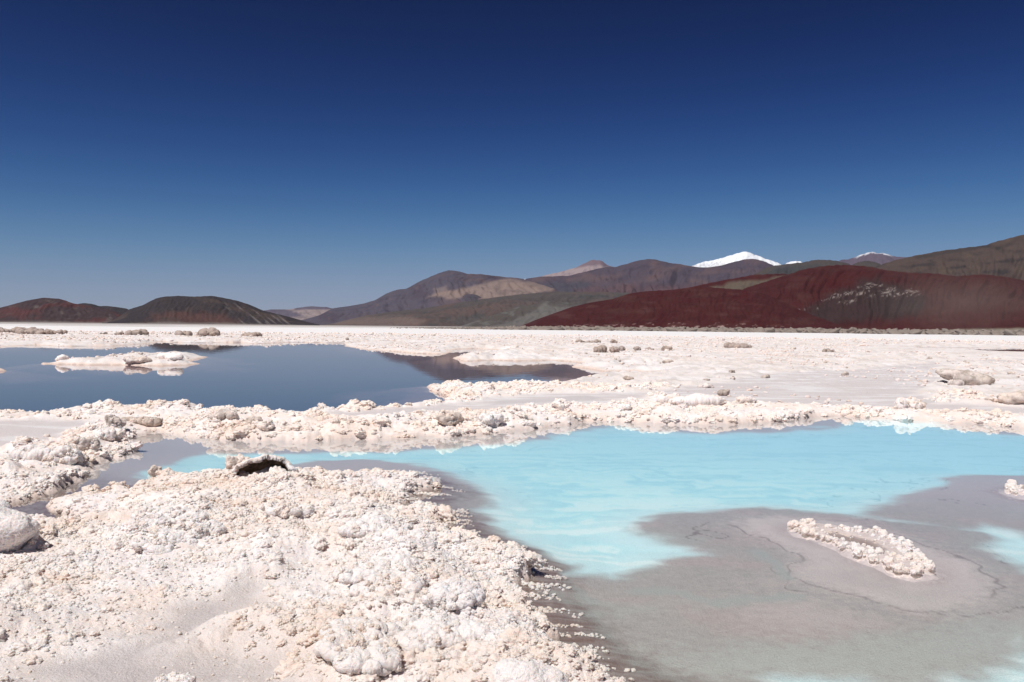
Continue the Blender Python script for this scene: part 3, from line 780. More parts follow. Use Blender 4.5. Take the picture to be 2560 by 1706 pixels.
hill('purple_mountain', 'long purple brown range below the snow peak', 14000, [(1250, 760), (1312, 698), (1348, 692), (1421, 690), (1458, 681), (1516, 667), (1542, 668), (1578, 656), (1611, 649), (1633, 648), (1661, 655), (1722, 665), (1763, 670), (1804, 664), (1853, 650), (1886, 647), (1910, 654), (1930, 662), (1967, 678), (2040, 720)], 5000, c_range, seed=7, rough=.17, cat='mountain')
hill('purple_mountain', 'broad purple mountain with a pale tan slide on its flank', 9500, [(650, 818), (720, 806), (762, 799), (800, 788), (829, 772), (870, 766), (910, 759), (939, 750), (964, 735), (994, 724), (1016, 722), (1049, 704), (1085, 688), (1111, 678), (1125, 675), (1140, 677), (1169, 685), (1202, 686), (1224, 689), (1257, 692), (1304, 697), (1326, 704), (1385, 722), (1450, 760), (1520, 800)], 3300, c_purple, seed=8, rough=.13, cat='mountain', rows=90, p=1.0)
hill('knoll', 'small dark purple knoll below the tan slide', 7600, [(1080, 785), (1115, 764), (1145, 748), (1165, 736), (1180, 735), (1195, 739), (1213, 750), (1240, 775)], 500, c_knoll, seed=9, rough=.05, rows=30)
hill('olive_ridge', 'dark olive ridge between the snow cap and the red hill', 9000, [(1830, 715), (1886, 686), (1918, 668), (1955, 662), (2008, 656), (2041, 650), (2065, 650), (2090, 652), (2122, 660), (2180, 690), (2230, 720)], 2000, c_olive, seed=10)
hill('knoll', 'small round brown knoll behind the red hill', 8600, [(2080, 690), (2126, 664), (2147, 655), (2171, 652), (2192, 657), (2208, 664), (2250, 690)], 900, c_olive, seed=11, rows=30)
hill('foothill', 'long olive brown foothill spreading below the purple mountain', 6600, [(770, 818), (837, 808), (910, 790), (983, 779), (1056, 772), (1129, 759), (1220, 746), (1275, 739), (1323, 734), (1385, 730), (1494, 730), (1568, 732), (1650, 745), (1760, 790)], 1900, c_foot, seed=12, rough=.12, rows=80)
hill('foothill', 'sage grey spur with a dark gully beside the red hill', 5000, [(1130, 820), (1165, 811), (1220, 793), (1293, 768), (1367, 754), (1421, 757), (1480, 775), (1560, 812)], 900, c_sage, seed=13, rough=.06)
hill('brown_mountain', 'high brown mountain at the edge of the picture behind the red hill', 6500, [(2120, 720), (2188, 668), (2232, 652), (2285, 640), (2355, 627), (2410, 620), (2457, 615), (2510, 599), (2560, 587), (2640, 566), (2720, 556), (2820, 572), (2980, 640)], 2200, c_brown, seed=14, rough=.10, rows=80, cat='mountain')
hill('red_hill', 'red upper shoulder with an olive patch on its flank', 4700, [(1660, 740), (1743, 714), (1804, 702), (1886, 687), (1959, 685), (2040, 690), (2100, 720)], 700, c_redtop, seed=15, rough=.05)
hill('red_hill', 'broad dark red hill with white outcrops on its slope', 4100, [(1780, 780), (1860, 722), (1947, 694), (2008, 674), (2049, 667), (2090, 663), (2143, 664), (2179, 668), (2220, 677), (2273, 682), (2334, 684), (2396, 691), (2457, 686), (2518, 693), (2560, 701), (2700, 730), (2900, 800)], 1000, c_red, seed=16, rough=.09, rows=90, lip=.3)
hill('red_hill', 'lower deep red hill sloping down to the salt flat', 3300, [(1285, 822), (1348, 797), (1429, 768), (1476, 757), (1531, 748), (1575, 734), (1620, 728), (1682, 725), (1710, 721), (1735, 717), (1771, 718), (1828, 723), (1886, 726), (1930, 742), (2010, 780), (2130, 822)], 650, c_redfront, seed=17, rough=.06, rows=80, lip=.35)
hill('brown_hill', 'low brown hill half hidden behind the dark hill', 6000, [(150, 790), (190, 761), (208, 758), (230, 760), (249, 766), (263, 765), (292, 768), (318, 772), (360, 800)], 700, c_dark, seed=18, rows=30)
hill('rounded_hill', 'reddish brown rounded hill at the far shore', 4300, [(-260, 812), (-160, 790), (-80, 776), (0, 770), (33, 761), (66, 752), (106, 745), (121, 745), (146, 747), (161, 751), (183, 759), (230, 766), (280, 776), (330, 795), (372, 811)], 700, c_red_left, seed=19, rough=.10, lip=.3)
hill('dark_hill', 'dark flat topped hill streaked with pale rubble', 3600, [(255, 813), (292, 796), (322, 774), (358, 763), (378, 752), (395, 745), (409, 742), (446, 740), (486, 742), (530, 740), (563, 746), (592, 752), (621, 761), (658, 777), (713, 790), (768, 805), (802, 813)], 560, c_dark, seed=20, rough=.09, lip=.35, rows=80)
print('hills', round(time.time() - T0, 1))

# ------------------------------------------------------------------ single blocks of salt
def ico(sub):
    bm = bmesh.new(); bmesh.ops.create_icosphere(bm, subdivisions=sub, radius=1.0)
    V = np.array([v.co[:] for v in bm.verts]); Fc = np.array([[v.index for v in f.verts] for f in bm.faces]); bm.free()
    return V, Fc
ICO = {k: ico(k) for k in (3, 4, 5, 6)}
def block_mesh(name, dims, seed, mat, sub=5, knobs=.16, lumpy=.35, fine=.06, flat_top=0.0, under=0.0):
    V, Fc = ICO[sub]
    V = V.copy()
    V = np.sign(V) * np.abs(V) ** .85
    r0 = 1 + lumpy * vn3(V * 1.1, seed) + lumpy * .5 * vn3(V * 2.3, seed + 1) + knobs * (knob3(V * 1.8, seed) - .5) + knobs * .55 * (knob3(V * 4.2, seed + 2) - .5) + fine * (knob3(V * 9.5, seed + 3) - .5) + fine * .4 * vn3(V * 24, seed + 4)
    V = V * r0[:, None]
    if flat_top:
        V[:, 2] = np.where(V[:, 2] > flat_top, flat_top + (V[:, 2] - flat_top) * .25, V[:, 2])
    if under:
        f = ss(.1, -.6, V[:, 2]); V[:, :2] *= (1 - under * f)[:, None]
    V[:, 2] = np.maximum(V[:, 2], -.75)
    V = V * np.array(dims) * .5
    return mesh_np(name, V, Fc, mat)
SPECS = []
ON_BLOCKS = []
def px_vox(wm, hm, r):
    return max(wm / 75, r / F_PX * 2.5 * .7, hm / 45)
def block(name, label, px, py, wpx, hpx, seed, mat=None, depth=.8, rot=0.0, tilt=(0, 0), sink=.25, group=None, cat='salt block', sub=5, knobs=.16, lumpy=.35, fine=.06, flat_top=0.0, under=0.0):
    """a block whose foot shows at pixel (px, py), wpx wide and hpx tall in the photograph"""
    SPECS.append(dict(locals()))
def build_blocks():
    P = None
    h = np.full(len(SPECS), .12)
    px = np.array([q['px'] for q in SPECS], float); py = np.array([q['py'] for q in SPECS], float)
    for _ in range(6):
        d = ray(px, py); t = (h - CAM_H) / d[:, 2]; P = d[:, :2] * t[:, None]
        h = .4 * h + .6 * np.maximum(ground(P[:, 0].copy(), P[:, 1].copy())['z'], 0)
    objs = []
    for q, p, z in zip(SPECS, P, h):
        r = math.hypot(*p)
        rsb = np.random.RandomState(q['seed'])
        wm, hm = q['wpx'] * r / F_PX, q['hpx'] * r / F_PX
        fl = .56 if (r < 9 and not q['knobs'] < .1) else 1.0
        hm *= fl
        dims = np.array([wm, wm * q['depth'], hm * 1.15])
        V, Fc = ICO[3]
        nb = 6 + int(q['sub'] - 3) * 6
        smooth_b = q['knobs'] < .1
        cr = .42 if smooth_b else .27
        Vs, Fs = [V * np.array([cr, cr * .95, cr])], [Fc]
        for b in range(nb):
            an = rsb.rand() * 6.28; rd = (.36 if smooth_b else .46) * rsb.rand() ** .5
            c = np.array([math.cos(an) * rd, math.sin(an) * rd, (rsb.rand() - .55) * .55 * (1 - rd)])
            rr_ = (.13 + .17 * rsb.rand()) * (1.35 if smooth_b else 1.0)
            Vs.append(V * rr_ * np.array([1.1, 1, 1]) + c); Fs.append(Fc + len(V) * (b + 1))
        W = np.concatenate(Vs); Fa = np.concatenate(Fs)
        W = W + .09 * np.stack([vn3(W * 3, q['seed'] + k) for k in range(3)], 1)
        if q['under']:
            f_ = ss(.15, -.35, W[:, 2]); W[:, :2] *= (1 - .9 * q['under'] * f_)[:, None]
        if q['flat_top']:
            W[:, 2] = np.where(W[:, 2] > .22, .22 + (W[:, 2] - .22) * .4, W[:, 2])
        me = mesh_np(q['name'], W * dims, Fa, q['mat'] or M_SALT)
        o = link(q['name'], me, (p[0], p[1] + dims[1] * .22, max(z, 0) + hm * (.42 - q['sink'] * .9)))
        o.rotation_euler = (q['tilt'][0], q['tilt'][1], q['rot'])
        md = o.modifiers.new('fuse', 'REMESH'); md.mode = 'VOXEL'
        px_m = r / F_PX * 2.5
        md.voxel_size = px_vox(wm, hm, r)
        md.use_smooth_shade = True
        tag(o, q['label'], q['cat'], None, q['group'] or ('salt blocks on the near crust' if q['py'] > 1165 else 'salt blocks and stones beyond the pool'))
        objs.append((o, q, r, wm, hm))
    dg = bpy.context.evaluated_depsgraph_get()
    done = [bpy.data.meshes.new_from_object(o.evaluated_get(dg)) for o, *_ in objs]
    for (o, q, r, wm, hm), me in zip(objs, done):
        n = len(me.vertices)
        co = np.empty(n * 3, np.float32); me.vertices.foreach_get('co', co); co = co.reshape(-1, 3).astype(float)
        no = np.empty(n * 3, np.float32); me.vertex_normals.foreach_get('vector', no); no = no.reshape(-1, 3)
        big = max(.030, min(wm * .17, .08 + .004 * r)); kf = q['knobs'] / .16
        d = big * .42 * kf * (knob3(co / big, q['seed']) - .55) + big * .22 * min(kf, 1.2) * (knob3(co / (big * .40), q['seed'] + 1) - .5) + big * .13 * (knob3(co / (big * .17), q['seed'] + 3) - .5) + big * .45 * min(kf, 1) * vn3(co / (big * 1.9), q['seed'] + 2)
        me.vertices.foreach_set('co', (co + no * d[:, None]).astype(np.float32).ravel())
        me.polygons.foreach_set('use_smooth', np.ones(len(me.polygons), bool))
        me.update()
        if r < 20 and q['knobs'] >= .1:
            area = n * (px_vox(wm, hm, r) ** 2)
            m_ = int(min(area * 260 * (7 / max(r, 5)) ** 1.1, 220))
            pk = np.random.RandomState(q['seed']).randint(0, n, m_)
            Rm = np.array(Euler(o.rotation_euler).to_matrix())
            ON_BLOCKS.append((co[pk] + no[pk] * d[pk][:, None] * .6) @ Rm.T + np.array(o.location))
        old = o.data; o.modifiers.clear(); o.data = me; bpy.data.meshes.remove(old); me.name = q['name']
    print('blocks', len(objs), sum(len(m.polygons) for m in done), round(time.time() - T0, 1))
block('salt_boulder', 'large pale boulder cut by the frame edge beside the narrow channel', -8, 1372, 122, 106, 3, M_WHITE, .8, .3, (.0, .12), .12, sub=6, knobs=.095, lumpy=.22, fine=.03, under=.35)
block('salt_stone', 'small rounded stone tucked against the boulder at the frame edge', 78, 1372, 46, 28, 5, M_WHITE, .7, .2, sub=4, lumpy=.2)
block('salt_block', 'hollow lipped block below the dark cave of the near crust', 715, 1290, 92, 48, 7, M_WHITE, .7, .2, (.1, .15), .1, flat_top=.3, under=.35)
block('salt_block', 'rounded curl of salt nearest the fringed shore', 1030, 1372, 105, 92, 9, M_WHITE, .75, -.2, (.1, .1), .15, sub=6, under=.25)
block('salt_block', 'broad flat slab with a drooping tongue among the near lumps', 960, 1470, 190, 105, 11, M_WHITE, .9, .4, (.18, .0), .2, sub=6, flat_top=.25, under=.35, lumpy=.45)
block('salt_block', 'pale slab lying directly beyond the drooping slab', 920, 1330, 150, 55, 13, M_WHITE, .8, .1, (.05, .05), .2, flat_top=.3)
block('salt_block', 'knobbly rounded lump with a shaded cleft at the shore', 1140, 1522, 140, 95, 15, M_WHITE, .8, .0, (.1, .05), .2, sub=6, under=.2)
block('salt_block', 'smooth end lump beside the knobbly lump at the shore', 1178, 1515, 55, 70, 17, M_WHITE, .8, .3, (0, .1), .2, lumpy=.2)
block('salt_block', 'big smooth mass with drooping knobs in the middle of the near crust', 1085, 1608, 190, 115, 19, M_WHITE, .85, .3, (.12, .0), .2, sub=6, under=.3, lumpy=.4)
block('salt_block', 'low smooth mass at the bottom of the near crust', 900, 1640, 200, 85, 21, M_WHITE, .9, -.2, (.1, .1), .3, sub=6, flat_top=.4)
block('salt_block', 'arched lump with a notch left of the drooping mass', 880, 1585, 110, 70, 23, M_WHITE, .8, .5, (.1, -.1), .2, under=.3)
block('salt_block', 'pale spill of salt at the bottom edge near the water', 1330, 1715, 150, 70, 25, M_WHITE, .9, -.3, (.1, .1), .35, lumpy=.2, knobs=.08)
block('salt_block', 'small lump standing between the slab and the arched lump', 870, 1450, 55, 42, 27, M_SALT, .8)
block('salt_block', 'white lump with a dark curled end on the open crust', 495, 1340, 70, 62, 29, M_WHITE, .8, .2, (.1, .15), .1, under=.3)
block('salt_block', 'long smooth lump beside the curled lump', 440, 1355, 80, 45, 31, M_WHITE, .7, .5, (.1, .1), .2)
block('salt_block', 'low white lump in front of the curled lump', 385, 1380, 70, 55, 33, M_WHITE, .8, -.3, (.1, .1), .2)
block('salt_block', 'white mound of salt behind the curled lump', 420, 1310, 130, 60, 35, M_WHITE, .9, .1, (.05, .05), .25)
block('salt_block', 'peach tinted knob at the bottom edge of the frame', 428, 1722, 62, 45, 37, M_SALT, .9, knobs=.2)
block('salt_block', 'thin upright shard on the crest beside the cave', 585, 1172, 34, 30, 39, M_OLD, .5, .3, (0, .3), .1, sub=4)
block('salt_block', 'small dark topped knob on the near crest beside the channel', 386, 1186, 30, 24, 41, M_OLD, .8, sub=4)
block('salt_block', 'knobbly grey mound on the bank beside the narrow channel', 118, 1150, 105, 34, 43, M_WHITE, .4, .3, (.1, .05), .25, sub=6, knobs=.3)
block('salt_block', 'leaning block with a dark hollow at its end on the bank', 208, 1124, 54, 42, 45, M_OLD, .45, .4, (.0, .2), .15, knobs=.22, under=.35)
block('salt_block', 'topmost dark faced block of the diagonal bank', 282, 1070, 36, 34, 47, M_DARK, .7, .2, (0, .15), .1, knobs=.25, under=.3)
block('salt_block', 'stack of small round knobs below the dark faced block', 262, 1098, 46, 32, 49, M_WHITE, .8, knobs=.35)
block('salt_block', 'brownish broken block at the head of the pool', 372, 1063, 48, 26, 51, M_DARK, .7, .1, knobs=.25, under=.3, sub=4)
block('salt_block', 'long flat brown crust beside the broken block', 325, 1062, 42, 14, 53, M_DARK, .6, sub=4)
for i, (x, y, ww, hh, lab, mt) in enumerate([
    (560, 1072, 62, 40, 'creviced block at the start of the pool bank', M_OLD), (628, 1070, 46, 30, 'small creviced block beside the first bank block', M_OLD),
    (665, 1072, 38, 24, 'low block in the gap of the pool bank', M_SALT), (1010, 1062, 50, 36, 'block left of the dark notch in the pool bank', M_WHITE),
    (1115, 1060, 78, 42, 'capped block over the dark notch in the pool bank', M_OLD), (1228, 1056, 62, 40, 'bulging block right of the dark notch in the pool bank', M_WHITE),
    (1290, 1048, 70, 36, 'rounded block on the bend of the pool bank', M_WHITE), (1405, 1032, 60, 34, 'grainy block above the bend of the pool bank', M_SALT),
    (1560, 1034, 50, 32, 'cream block past the bend of the pool bank', M_SALT)]):
    block('salt_block', lab, x, y - 10, ww * .8, hh * .75, 60 + i * 2, mt, .75, .2 * i, (.08, .05), .2, knobs=.26, under=.25, group='blocks along the pool bank', sub=5)
block('salt_boulder', 'grey brown slab like boulder on the open plain', 2422, 962, 95, 36, 81, M_DARK, .55, -.2, (.05, .10), .02, sub=5, flat_top=.35, under=.35, knobs=.12)
block('salt_stone', 'low knob against the end of the slab like boulder', 2394, 962, 26, 18, 83, M_OLD, .8, sub=4)
block('salt_boulder', 'pale cracked boulder at the frame edge on the plain', 2552, 1012, 78, 30, 85, M_OLD, .8, .1, (0, .05), .1, knobs=.06, lumpy=.2)
block('salt_stone', 'small flat stone beside the pale cracked boulder', 2482, 1010, 30, 12, 87, M_OLD, .7, .2, (0, .15), .0, sub=4, under=.3)
block('salt_boulder', 'rounded white boulder mirrored in the turquoise pool', 2280, 1026, 58, 40, 89, M_WHITE, .6, .2, (0, 0), .12, knobs=.15)
block('salt_stone', 'upright beige stone behind the low ledge', 1812, 990, 26, 22, 91, M_DARK, .8, .2, (0, .1), .1, sub=4)
block('salt_block', 'square knobbly block at the end of the low ledge', 1866, 1012, 36, 24, 93, M_OLD, .8, .1, (0, 0), .1, knobs=.25)
block('salt_block', 'long low ledge of white salt with a dark underside', 1745, 1014, 130, 24, 95, M_WHITE, .45, .05, (0, 0), .05, under=.3, flat_top=.3)
block('salt_block', 'pale box shaped lump beyond the low ledge', 1768, 970, 34, 13, 97, M_OLD, .8, sub=4)
block('salt_stone', 'little stone on the bank of the pool near the mirrored boulder', 2366, 1038, 22, 8, 99, M_OLD, .7, sub=4, under=.3)
block('salt_block', 'twin knobs on the pool bank near the frame edge', 2480, 1046, 42, 14, 101, M_SALT, .7, knobs=.3, sub=4)
block('salt_stone', 'lone dark pebble on the smooth flat above the channel', 119, 1092, 12, 9, 103, M_OLD, .8, sub=3)
block('salt_stone', 'rusty lump on the spit reaching into the lagoon', 1575, 950, 24, 14, 105, M_DARK, .8, sub=4)
block('salt_block', 'rounded white lump on the tip of the lagoon islet', 425, 897, 40, 17, 107, M_SALT, .7, sub=4)
block('salt_block', 'brown patched hump in the middle of the lagoon islet', 335, 899, 50, 13, 109, M_OLD, .7, sub=4)
block('salt_block', 'pointed slab at the tip of the lagoon islet', 152, 907, 24, 17, 111, M_SALT, .5, .2, (0, -.3), .0, sub=4, knobs=.12)
for i, (x, y, ww, hh, lab) in enumerate([
    (20, 833, 75, 9, 'low dark clump at the frame edge on the far shore'), (85, 836, 60, 8, 'thin dark clump second from the frame edge on the far shore'), (130, 836, 40, 10, 'knobbly dark clump ending the row on the far shore'),
    (258, 836, 16, 6, 'tiny clump alone on the white far shore'), (296, 838, 24, 7, 'small low clump beside the peaked clump on the far shore'), (340, 839, 58, 12, 'peaked dark clump on the far shore above the dark hill reflection'),
    (455, 840, 50, 10, 'low spreading clump left of the tallest far shore clump'), (512, 841, 66, 15, 'tallest grey clump on the far shore'), (630, 842, 48, 10, 'grey clump with a raised end on the far shore'),
    (567, 843, 10, 5, 'speck of a clump between the two largest far shore clumps'), (868, 848, 8, 8, 'small dark upright stone at the lagoon edge'),
    (1450, 858, 24, 9, 'left half of the paired clumps on the central plain'), (1482, 860, 30, 12, 'right half of the paired clumps on the central plain'), (1536, 858, 18, 9, 'round clump right of the paired clumps'),
    (1500, 882, 38, 18, 'darkest brown clump on the central plain'), (1535, 881, 32, 13, 'broad clump beside the darkest clump'), (1555, 879, 26, 14, 'grey clump in the middle of the central row'), (1594, 876, 20, 12, 'spiky clump in the central row'),
    (1622, 876, 26, 9, 'low clump near the end of the central row'), (1668, 878, 24, 16, 'dark pointed clump ending the central row'), (1850, 872, 48, 11, 'isolated ragged clump on the right plain'),
    (2072, 881, 22, 9, 'pale clump beside the narrow dark pond'), (1670, 910, 26, 8, 'dark flecked lump near the head of the lagoon inlet'), (1830, 932, 16, 7, 'little lump on the plain above the low ledge'), (1915, 945, 24, 8, 'crumbly lump in the middle of the right plain'),
    (1833, 950, 16, 9, 'small brown lump above the upright stone'), (2112, 940, 24, 10, 'low crumbly lump out on the smooth right plain'), (2530, 937, 14, 9, 'reddish stone near the frame edge on the plain')]):
    block('salt_clump', lab, x, y, ww, hh, 120 + i * 3, M_CLUMP if i < 22 else M_DARK, .5, .3 * i, (0, 0), .1, 'ragged clumps on the far plain', 'salt clump', 4, knobs=.45, lumpy=.5, fine=.15)

build_blocks()

# the broken slab over the dark hollow
def cave():
    V, Fc = ICO[6]
    c = at(655, 1190, .12)[0]
    ctr = V[Fc].mean(1)
    # local frame: -Y faces the camera; the mouth opens forward, slanting down to one side
    mouth = (ctr[:, 1] < -.10 + .10 * vn3(ctr * 2.5, 75)) & (ctr[:, 2] < .80 + .18 * vn3(ctr * 2.2, 76) + .45 * np.minimum(ctr[:, 0] + .15, 0)) & (ctr[:, 0] < .86) & (ctr[:, 0] > -.95)
    keep = (ctr[:, 2] > -.35) & ~mouth
    r0 = 1 + .25 * vn3(V * 1.5, 71) + .16 * (knob3(V * 3, 72) - .5) + .10 * (knob3(V * 7, 73) - .5) + .05 * (knob3(V * 16, 74) - .5)
    P = V * r0[:, None] * np.array([.34, .26, .24])
    Fk = Fc[keep]
    used = np.unique(Fk); remap = -np.ones(len(P), int); remap[used] = np.arange(len(used))
    P, Fk = P[used], remap[Fk]
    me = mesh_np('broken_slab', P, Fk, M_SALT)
    me.materials.append(mat_cave_shade())
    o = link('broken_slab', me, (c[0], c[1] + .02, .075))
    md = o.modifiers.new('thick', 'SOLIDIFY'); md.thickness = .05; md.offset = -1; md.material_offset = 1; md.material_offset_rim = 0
    o.rotation_euler = (-.38, -.22, .25)
    tag(o, 'broken salt slab arching over a dark hollow on the near crest', 'salt slab')
def mat_cave_shade():  # dark brown lining: the deep shade of the hollow put into its colour
    m, t, b = new_mat('cave_shade')
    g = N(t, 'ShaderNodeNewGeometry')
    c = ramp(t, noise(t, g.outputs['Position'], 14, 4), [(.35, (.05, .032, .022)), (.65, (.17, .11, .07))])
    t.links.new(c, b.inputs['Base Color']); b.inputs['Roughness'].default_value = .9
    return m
cave()

# ------------------------------------------------------------------ crystal islets in the pool: a wet mound with its crystals
def islet(label, out_px, in_px, count, seed, size):
    rs = np.random.RandomState(seed)
    P = poly(out_px); I = poly(in_px)
    cx, cy = P.mean(0)
    n = 110
    gx, gy = np.meshgrid(np.linspace(P[:, 0].min() - .12, P[:, 0].max() + .12, n), np.linspace(P[:, 1].min() - .15, P[:, 1].max() + .15, n), indexing='xy')
    sd = sdp(gx.ravel() + .03 * pn(gx.ravel() * 9, gy.ravel() * 9, seed), gy.ravel(), P)
    si = sdp(gx.ravel(), gy.ravel(), I)
    z = -.075 + .075 * ss(-.10, .10, sd) + .012 * knob(gx.ravel() * 26, gy.ravel() * 26, seed) * ss(-.02, .05, sd) * (1 - ss(-.03, .03, si)) - .012 * ss(-.02, .05, si)
    ii = np.arange(n * n).reshape(n, n)
    Qi = np.stack([ii[:-1, :-1], ii[:-1, 1:], ii[1:, 1:], ii[1:, :-1]], -1).reshape(-1, 4)
    keep = (sd[Qi].max(1) > -.085)
    me = mesh_np('salt_islet', np.stack([gx.ravel() - cx, gy.ravel() - cy, z], 1), Qi[keep], M_ISLE)
    col = mixc(base((.60, .52, .50), n * n), (.37, .285, .235), ss(-.03, .06, si))
    set_col(me, col)
    o = link('salt_islet', me, (cx, cy, 0))
    tag(o, label, 'salt islet')
    k = 0
    while k < count:
        x = rs.uniform(P[:, 0].min(), P[:, 0].max()); y = rs.uniform(P[:, 1].min(), P[:, 1].max())
        a = sdp(np.array([x]), np.array([y]), P)[0]; b = sdp(np.array([x]), np.array([y]), I)[0]
        if a < 0 or b > -.0 and rs.rand() < .93:
            continue
        if rs.rand() > math.exp(-(a - .03) / .16) + .25 or pn(np.array([x * 3.]), np.array([y * 3.]), seed)[0] < -.22:
            continue
        s = size * (.30 + 1.0 * rs.rand() ** 2.2) * (.6 if b > -.06 else 1)
        q = bpy.data.objects.new('crystal', CRYST[rs.randint(len(CRYST))])
        C.objects.link(q); q.parent = o
        q.location = (x - cx, y - cy, s * .30 + .005); q.scale = (s * 1.1, s, s * 1.05)
        q.rotation_euler = (0, 0, rs.rand() * 6.28)
        k += 1
M_ISLE, t_, b_ = new_mat('islet_floor')
a_ = N(t_, 'ShaderNodeAttribute', attribute_name='Col'); g_ = N(t_, 'ShaderNodeNewGeometry')
t_.links.new(mixrgb(t_, a_.outputs[0], ramp(t_, noise(t_, g_.outputs['Position'], 40, 4), [(.3, (.75, .72, .7)), (.6, (1, 1, 1))]), .8, 'MULTIPLY'), b_.inputs['Base Color'])
b_.inputs['Roughness'].default_value = .5
M_CRY = mat_salt('crystal_salt', (1.0, 1.0, 1.0))
CRYST = [block_mesh('crystal', (2, 2, 2), 300 + 7 * i, M_CRY, 4, knobs=.55, lumpy=.3, fine=.12) for i in range(5)]
islet('long islet ringed with white salt crystals in the grey shallows', ISLE2_OUT, ISLE2_IN, 300, 31, .021)
islet('small crystal rimmed islet cut by the frame edge', ISLE3_OUT, ISLE3_IN, 60, 32, .026)
print('blocks', round(time.time() - T0, 1))
# ------------------------------------------------------------------ knobs of salt strewn on the crust (uncountable)
def scatter(name, P, scl, rot, idx, mat, label, cat, seed=0, sub=4, freq=2.2, amp=.45):
    me = bpy.data.meshes.new(name)
    me.vertices.add(len(P)); me.vertices.foreach_set('co', P.astype(np.float32).ravel())
    for nm, kind, key, arr in (('scl', 'FLOAT_VECTOR', 'vector', scl), ('rot', 'FLOAT_VECTOR', 'vector', rot), ('idx', 'INT', 'value', idx)):
        at_ = me.attributes.new(nm, kind, 'POINT')
        at_.data.foreach_set(key, arr.astype(np.int32 if kind == 'INT' else np.float32).ravel())
    me.materials.append(mat)
    o = link(name, me)
    g = bpy.data.node_groups.new(name, 'GeometryNodeTree')
    g.interface.new_socket('Geometry', in_out='INPUT', socket_type='NodeSocketGeometry')
    g.interface.new_socket('Geometry', in_out='OUTPUT', socket_type='NodeSocketGeometry')
    gi, go = g.nodes.new('NodeGroupInput'), g.nodes.new('NodeGroupOutput')
    m2p = g.nodes.new('GeometryNodeMeshToPoints')
    g.links.new(gi.outputs[0], m2p.inputs[0])
    jn = g.nodes.new('GeometryNodeJoinGeometry')
    for k in range(5):
        ic = g.nodes.new('GeometryNodeMeshIcoSphere'); ic.inputs['Radius'].default_value = 1.0; ic.inputs['Subdivisions'].default_value = sub
        pos = g.nodes.new('GeometryNodeInputPosition')
        add = g.nodes.new('ShaderNodeVectorMath'); add.operation = 'ADD'; add.inputs[1].default_value = (k * 5.3 + seed, k * 2.1, k * 9.7)
        g.links.new(pos.outputs[0], add.inputs[0])
        vo = g.nodes.new('ShaderNodeTexVoronoi'); vo.feature = 'SMOOTH_F1'; vo.inputs['Scale'].default_value = freq; vo.inputs['Smoothness'].default_value = .25
        g.links.new(add.outputs[0], vo.inputs['Vector'])
        no = g.nodes.new('ShaderNodeTexNoise'); no.inputs['Scale'].default_value = .9; no.inputs['Detail'].default_value = 3
        g.links.new(add.outputs[0], no.inputs['Vector'])
        m1 = g.nodes.new('ShaderNodeMath'); m1.operation = 'MULTIPLY_ADD'; m1.inputs[1].default_value = -amp * 1.6; m1.inputs[2].default_value = 1.0
        g.links.new(vo.outputs['Distance'], m1.inputs[0])
        m2 = g.nodes.new('ShaderNodeMath'); m2.operation = 'MULTIPLY_ADD'; m2.inputs[1].default_value = amp * 1.6
        g.links.new(no.outputs[0], m2.inputs[0]); g.links.new(m1.outputs[0], m2.inputs[2])
        sv = g.nodes.new('ShaderNodeVectorMath'); sv.operation = 'SCALE'
        g.links.new(pos.outputs[0], sv.inputs[0]); g.links.new(m2.outputs[0], sv.inputs['Scale'])
        sp = g.nodes.new('GeometryNodeSetPosition')
        g.links.new(ic.outputs[0], sp.inputs[0]); g.links.new(sv.outputs[0], sp.inputs['Position'])
        sm = g.nodes.new('GeometryNodeSetShadeSmooth'); g.links.new(sp.outputs[0], sm.inputs[0])
        mt = g.nodes.new('GeometryNodeSetMaterial'); mt.inputs['Material'].default_value = mat
        g.links.new(sm.outputs[0], mt.inputs[0])
        g2i = g.nodes.new('GeometryNodeGeometryToInstance'); g.links.new(mt.outputs[0], g2i.inputs[0])
        g.links.new(g2i.outputs[0], jn.inputs[0])
    io = g.nodes.new('GeometryNodeInstanceOnPoints'); io.inputs['Pick Instance'].default_value = True
    g.links.new(m2p.outputs[0], io.inputs['Points']); g.links.new(jn.outputs[0], io.inputs['Instance'])
    for nm, ty, sock in (('scl', 'FLOAT_VECTOR', 'Scale'), ('rot', 'FLOAT_VECTOR', 'Rotation'), ('idx', 'INT', 'Instance Index')):
        na_ = g.nodes.new('GeometryNodeInputNamedAttribute'); na_.data_type = ty; na_.inputs['Name'].default_value = nm
        if sock == 'Rotation':
            e2r = g.nodes.new('FunctionNodeEulerToRotation')
            g.links.new(na_.outputs['Attribute'], e2r.inputs[0]); g.links.new(e2r.outputs[0], io.inputs[sock])
        else:
            g.links.new(na_.outputs['Attribute'], io.inputs[sock])
    g.links.new(io.outputs[0], go.inputs[0])
    md = o.modifiers.new('strew', 'NODES'); md.node_group = g
    tag(o, label, cat, 'stuff')
    return o
rs = np.random.RandomState(5)
cell = np.zeros((nr, na)); dr = np.gradient(rad); da = np.gradient(np.radians(ang))
cell = (rad * dr)[:, None] * da[None, :]
cell = cell.ravel()
infront = (np.abs(AA.ravel()) < R(38)) & (G['r'] > 2.6)
def pick(dens, sel):
    pr = np.clip(dens * cell, 0, 1) * sel
    k = np.where(rs.rand(len(pr)) < pr)[0]
    j = rs.rand(len(k), 2) - .5
    return k, j
